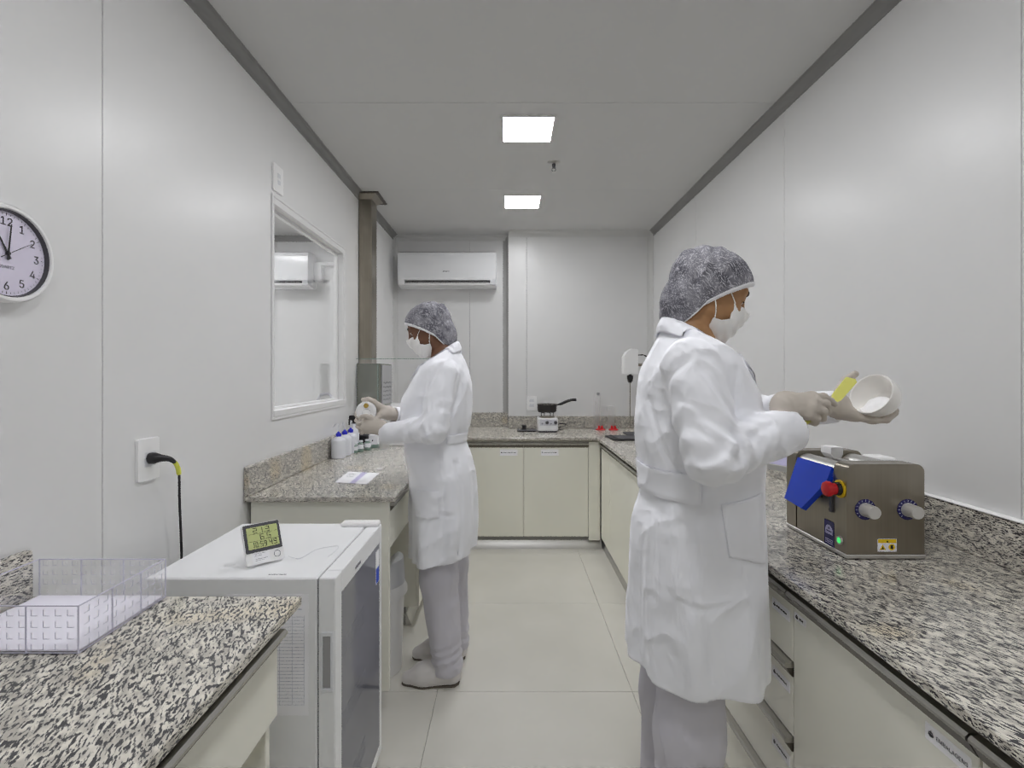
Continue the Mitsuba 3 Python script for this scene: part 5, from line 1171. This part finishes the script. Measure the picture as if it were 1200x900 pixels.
one('cream', mesh_sdf(cream_sdf, bc - 0.09, bc + 0.07, 0.0022), 'cream', 'white cream smeared inside the mortar bowl', 'cream', True)
t = thing('spatula', 'yellow spatula in the right hand of the person at right', 'spatula')
h0, h1, b0, b1 = P1(944, 496, 1.192), P1(968, 477, 1.208), P1(976, 470, 1.216), P1(999, 443, 1.265)
obj('handle', tube(smooth_path([h0, lerp(h0, h1, 0.5), h1, b0], 20), 0.0048, 12), 'silicone', t)
ax = (b1 - b0) / np.linalg.norm(b1 - b0); vw = np.array([-0.3, -1.0, 0.1]); vw -= ax * (vw @ ax); vw /= np.linalg.norm(vw); sd = np.cross(ax, vw); Lb = np.linalg.norm(b1 - b0)
bm = frame(b0, sd, ax)
obj('blade', put(trimesh.creation.extrude_polygon(Polygon([(-0.006, -0.004), (0.006, -0.004), (0.012, 0.018), (0.013, Lb - 0.006), (0.006, Lb), (-0.013, Lb - 0.016), (-0.011, 0.016)]).buffer(-0.002).buffer(0.002), 0.004, engine='earcut'), bm), 'silicone', t, False)

# ---------------------------------------------------------------- the person at the window worktop (faces -x)
def P2(px, py, d): return at(px, py, d, -1)
def patches_left(trunk, coat):
    return [('pocket', grid4(P2(514, 575, 2.14), P2(485, 574, 2.17), P2(487, 606, 2.17), P2(515, 607, 2.14), 12, 14), 0.0025),
            ('half_belt', belt(trunk, 1.065, 1.105, -math.pi - 1.1, -math.pi / 2 - 0.5), 0.003)]
folds_left = [
    ([(541, 428, 2.15), (534, 455, 2.13), (531, 490, 2.11)], .011, .014), ([(533, 426, 2.12), (526, 455, 2.1), (524, 485, 2.08)], -.005, .014), ([(513, 425, 2.1), (500, 460, 2.09)], .009, .012), ([(506, 468, 2.03), (499, 488, 2.03), (503, 505, 2.02)], .012, .010),
    ([(514, 466, 2.03), (508, 488, 2.02), (513, 508, 2.02)], -.007, .011), ([(495, 486, 2.08), (484, 493, 2.1), (474, 496, 2.12)], .007, .010), ([(548, 450, 2.18), (540, 480, 2.15), (530, 510, 2.14)], .008, .012), ([(516, 530, 2.14), (519, 600, 2.13), (517, 655, 2.12)], .006, .009),
    ([(490, 602, 2.15), (530, 606, 2.12)], .005, .008), ([(490, 596, 2.15), (530, 600, 2.12)], -.004, .008), ([(540, 540, 2.16), (546, 600, 2.15), (544, 650, 2.14)], .009, .014), ([(528, 560, 2.13), (530, 640, 2.12)], -.006, .016)]
left_person = dict(
    s=-1, label='person in a white lab coat and hair net holding a bottle at the window worktop', head=(0.366, 2.33, 1.581), pitch=math.radians(27), neck=(0.285, 2.33, 1.452), scale=0.99,
    v0=2.33, uc=0.31, bb=(0.05, 0.80), skin='skin_deep', waist=1.06,
    coat=[(1.53, .25, .34, .060), (1.465, .225, .365, .100), (1.42, .203, .392, .155), (1.37, .187, .418, .187), (1.31, .175, .450, .195), (1.23, .172, .486, .192), (1.15, .178, .488, .182), (1.07, .195, .478, .175), (.98, .172, .466, .188),
          (.90, .156, .449, .198), (.737, .151, .446, .205), (.60, .156, .445, .208), (.42, .156, .445, .21)],
    hem=lambda p: 0.588 - 0.17 * (p[:, 0] - 0.155),
    arms=[dict(S=P2(521, 438, 2.16), E=P2(508, 502, 2.075), W=P2(451, 508, 2.19), r=(.064, .058, .043)),
          dict(S=(0.28, 2.50, 1.365), E=(0.41, 2.545, 1.135), W=P2(461, 487, 2.40), r=(.064, .054, .042))],
    legs=[[(.315, 2.26, .84), (.308, 2.25, .47), (.272, 2.26, .10), [.082, .079, .066]], [(.305, 2.41, .84), (.283, 2.44, .47), (.262, 2.46, .10), [.082, .079, .066]]],
    heels=[(.214, 2.26), (.205, 2.46)], cuff=0.055, patches=patches_left, folds=folds_left,
    collar=dict(u=0.296, z=1.472, tilt=-0.085, ru=0.062, rv=0.062, fall=0.044, front=0.085))
left_person['arms'][0]['hand'] = dict(wrist=P2(446, 501, 2.19),
    palm=[(P2(430, 491, 2.19), .014), (P2(428, 496, 2.18), .014), (P2(428, 501, 2.175), .014), (P2(429, 505, 2.18), .012), (P2(438, 494, 2.195), .014)],
    fingers=[dict(p=[P2(430, 491, 2.19), P2(423, 490, 2.20), P2(418, 487, 2.23), P2(417.5, 483, 2.26)]), dict(p=[P2(428, 496, 2.18), P2(421, 496, 2.20), P2(417.5, 493, 2.24), P2(419, 489, 2.275)]),
             dict(p=[P2(428, 501, 2.175), P2(422, 502, 2.20), P2(419, 500, 2.24), P2(422, 496, 2.275)]), dict(p=[P2(429, 505, 2.18), P2(424, 507, 2.20), P2(422, 505, 2.24), P2(426, 501, 2.27)], r=[.009, .0085, .008, .007]),
             dict(p=[P2(438, 493, 2.195), P2(434, 489, 2.18), P2(429, 488, 2.165), P2(424, 488, 2.165)], r=[.014, .0115, .010, .0085])])
left_person['arms'][1]['hand'] = dict(wrist=P2(455, 484, 2.385),
    palm=[(P2(444, 475, 2.345), .014), (P2(445, 479, 2.365), .014), (P2(446, 483, 2.38), .013), (P2(447, 487, 2.39), .012), (P2(446, 486, 2.33), .014)],
    fingers=[dict(p=[P2(444, 475, 2.345), P2(439, 470, 2.335), P2(432, 467, 2.33), P2(425, 468, 2.32)]), dict(p=[P2(445, 479, 2.365), P2(440, 473, 2.37), P2(433, 469, 2.375), P2(426, 471, 2.37)]),
             dict(p=[P2(446, 483, 2.38), P2(440, 478, 2.40), P2(434, 475, 2.41), P2(428, 477, 2.40)]), dict(p=[P2(447, 487, 2.39), P2(441, 483, 2.41), P2(436, 481, 2.42), P2(430, 482, 2.42)], r=[.009, .0085, .008, .007]),
             dict(p=[P2(447, 486, 2.34), P2(443, 489, 2.32), P2(439, 491, 2.30), P2(436, 490, 2.285)], r=[.013, .0115, .010, .0085])])
make_person(left_person)
t = thing('white_bottle', 'white plastic bottle held base outward by the person at the window worktop', 'bottle')
c0, c1 = at(429, 482, 2.205), at(431, 482, 2.375); ax = c1 - c0
obj('body', lathe([(0, 0.004), (0.022, 0.004), (0.030, 0.0), (0.038, 0.001), (0.0425, 0.005), (0.0425, 0.115), (0.034, 0.135), (0.016, 0.150), (0, 0.150)], c0, ax), 'white_plastic', t)
obj('cap', lathe([(0, 0.1505), (0.019, 0.1505), (0.019, 0.172), (0, 0.172)], c0, ax), 'white_plastic', t)
n = ax / np.linalg.norm(ax)
obj('seal', lathe([(0, 0), (0.0105, 0), (0.0100, 0.0015), (0, 0.0018)], c0 + np.array([0.0, 0, 0.025]) + n * 0.0032, -n), 'brass', t, label='round brass coloured seal')
obj('print', lathe([(0.019, 0), (0.0198, 0), (0.0198, 0.0006), (0.019, 0.0006)], c0 + n * 0.0039 + np.array([0.002, 0, -0.010]), -n), 'ink_grey', t, False)
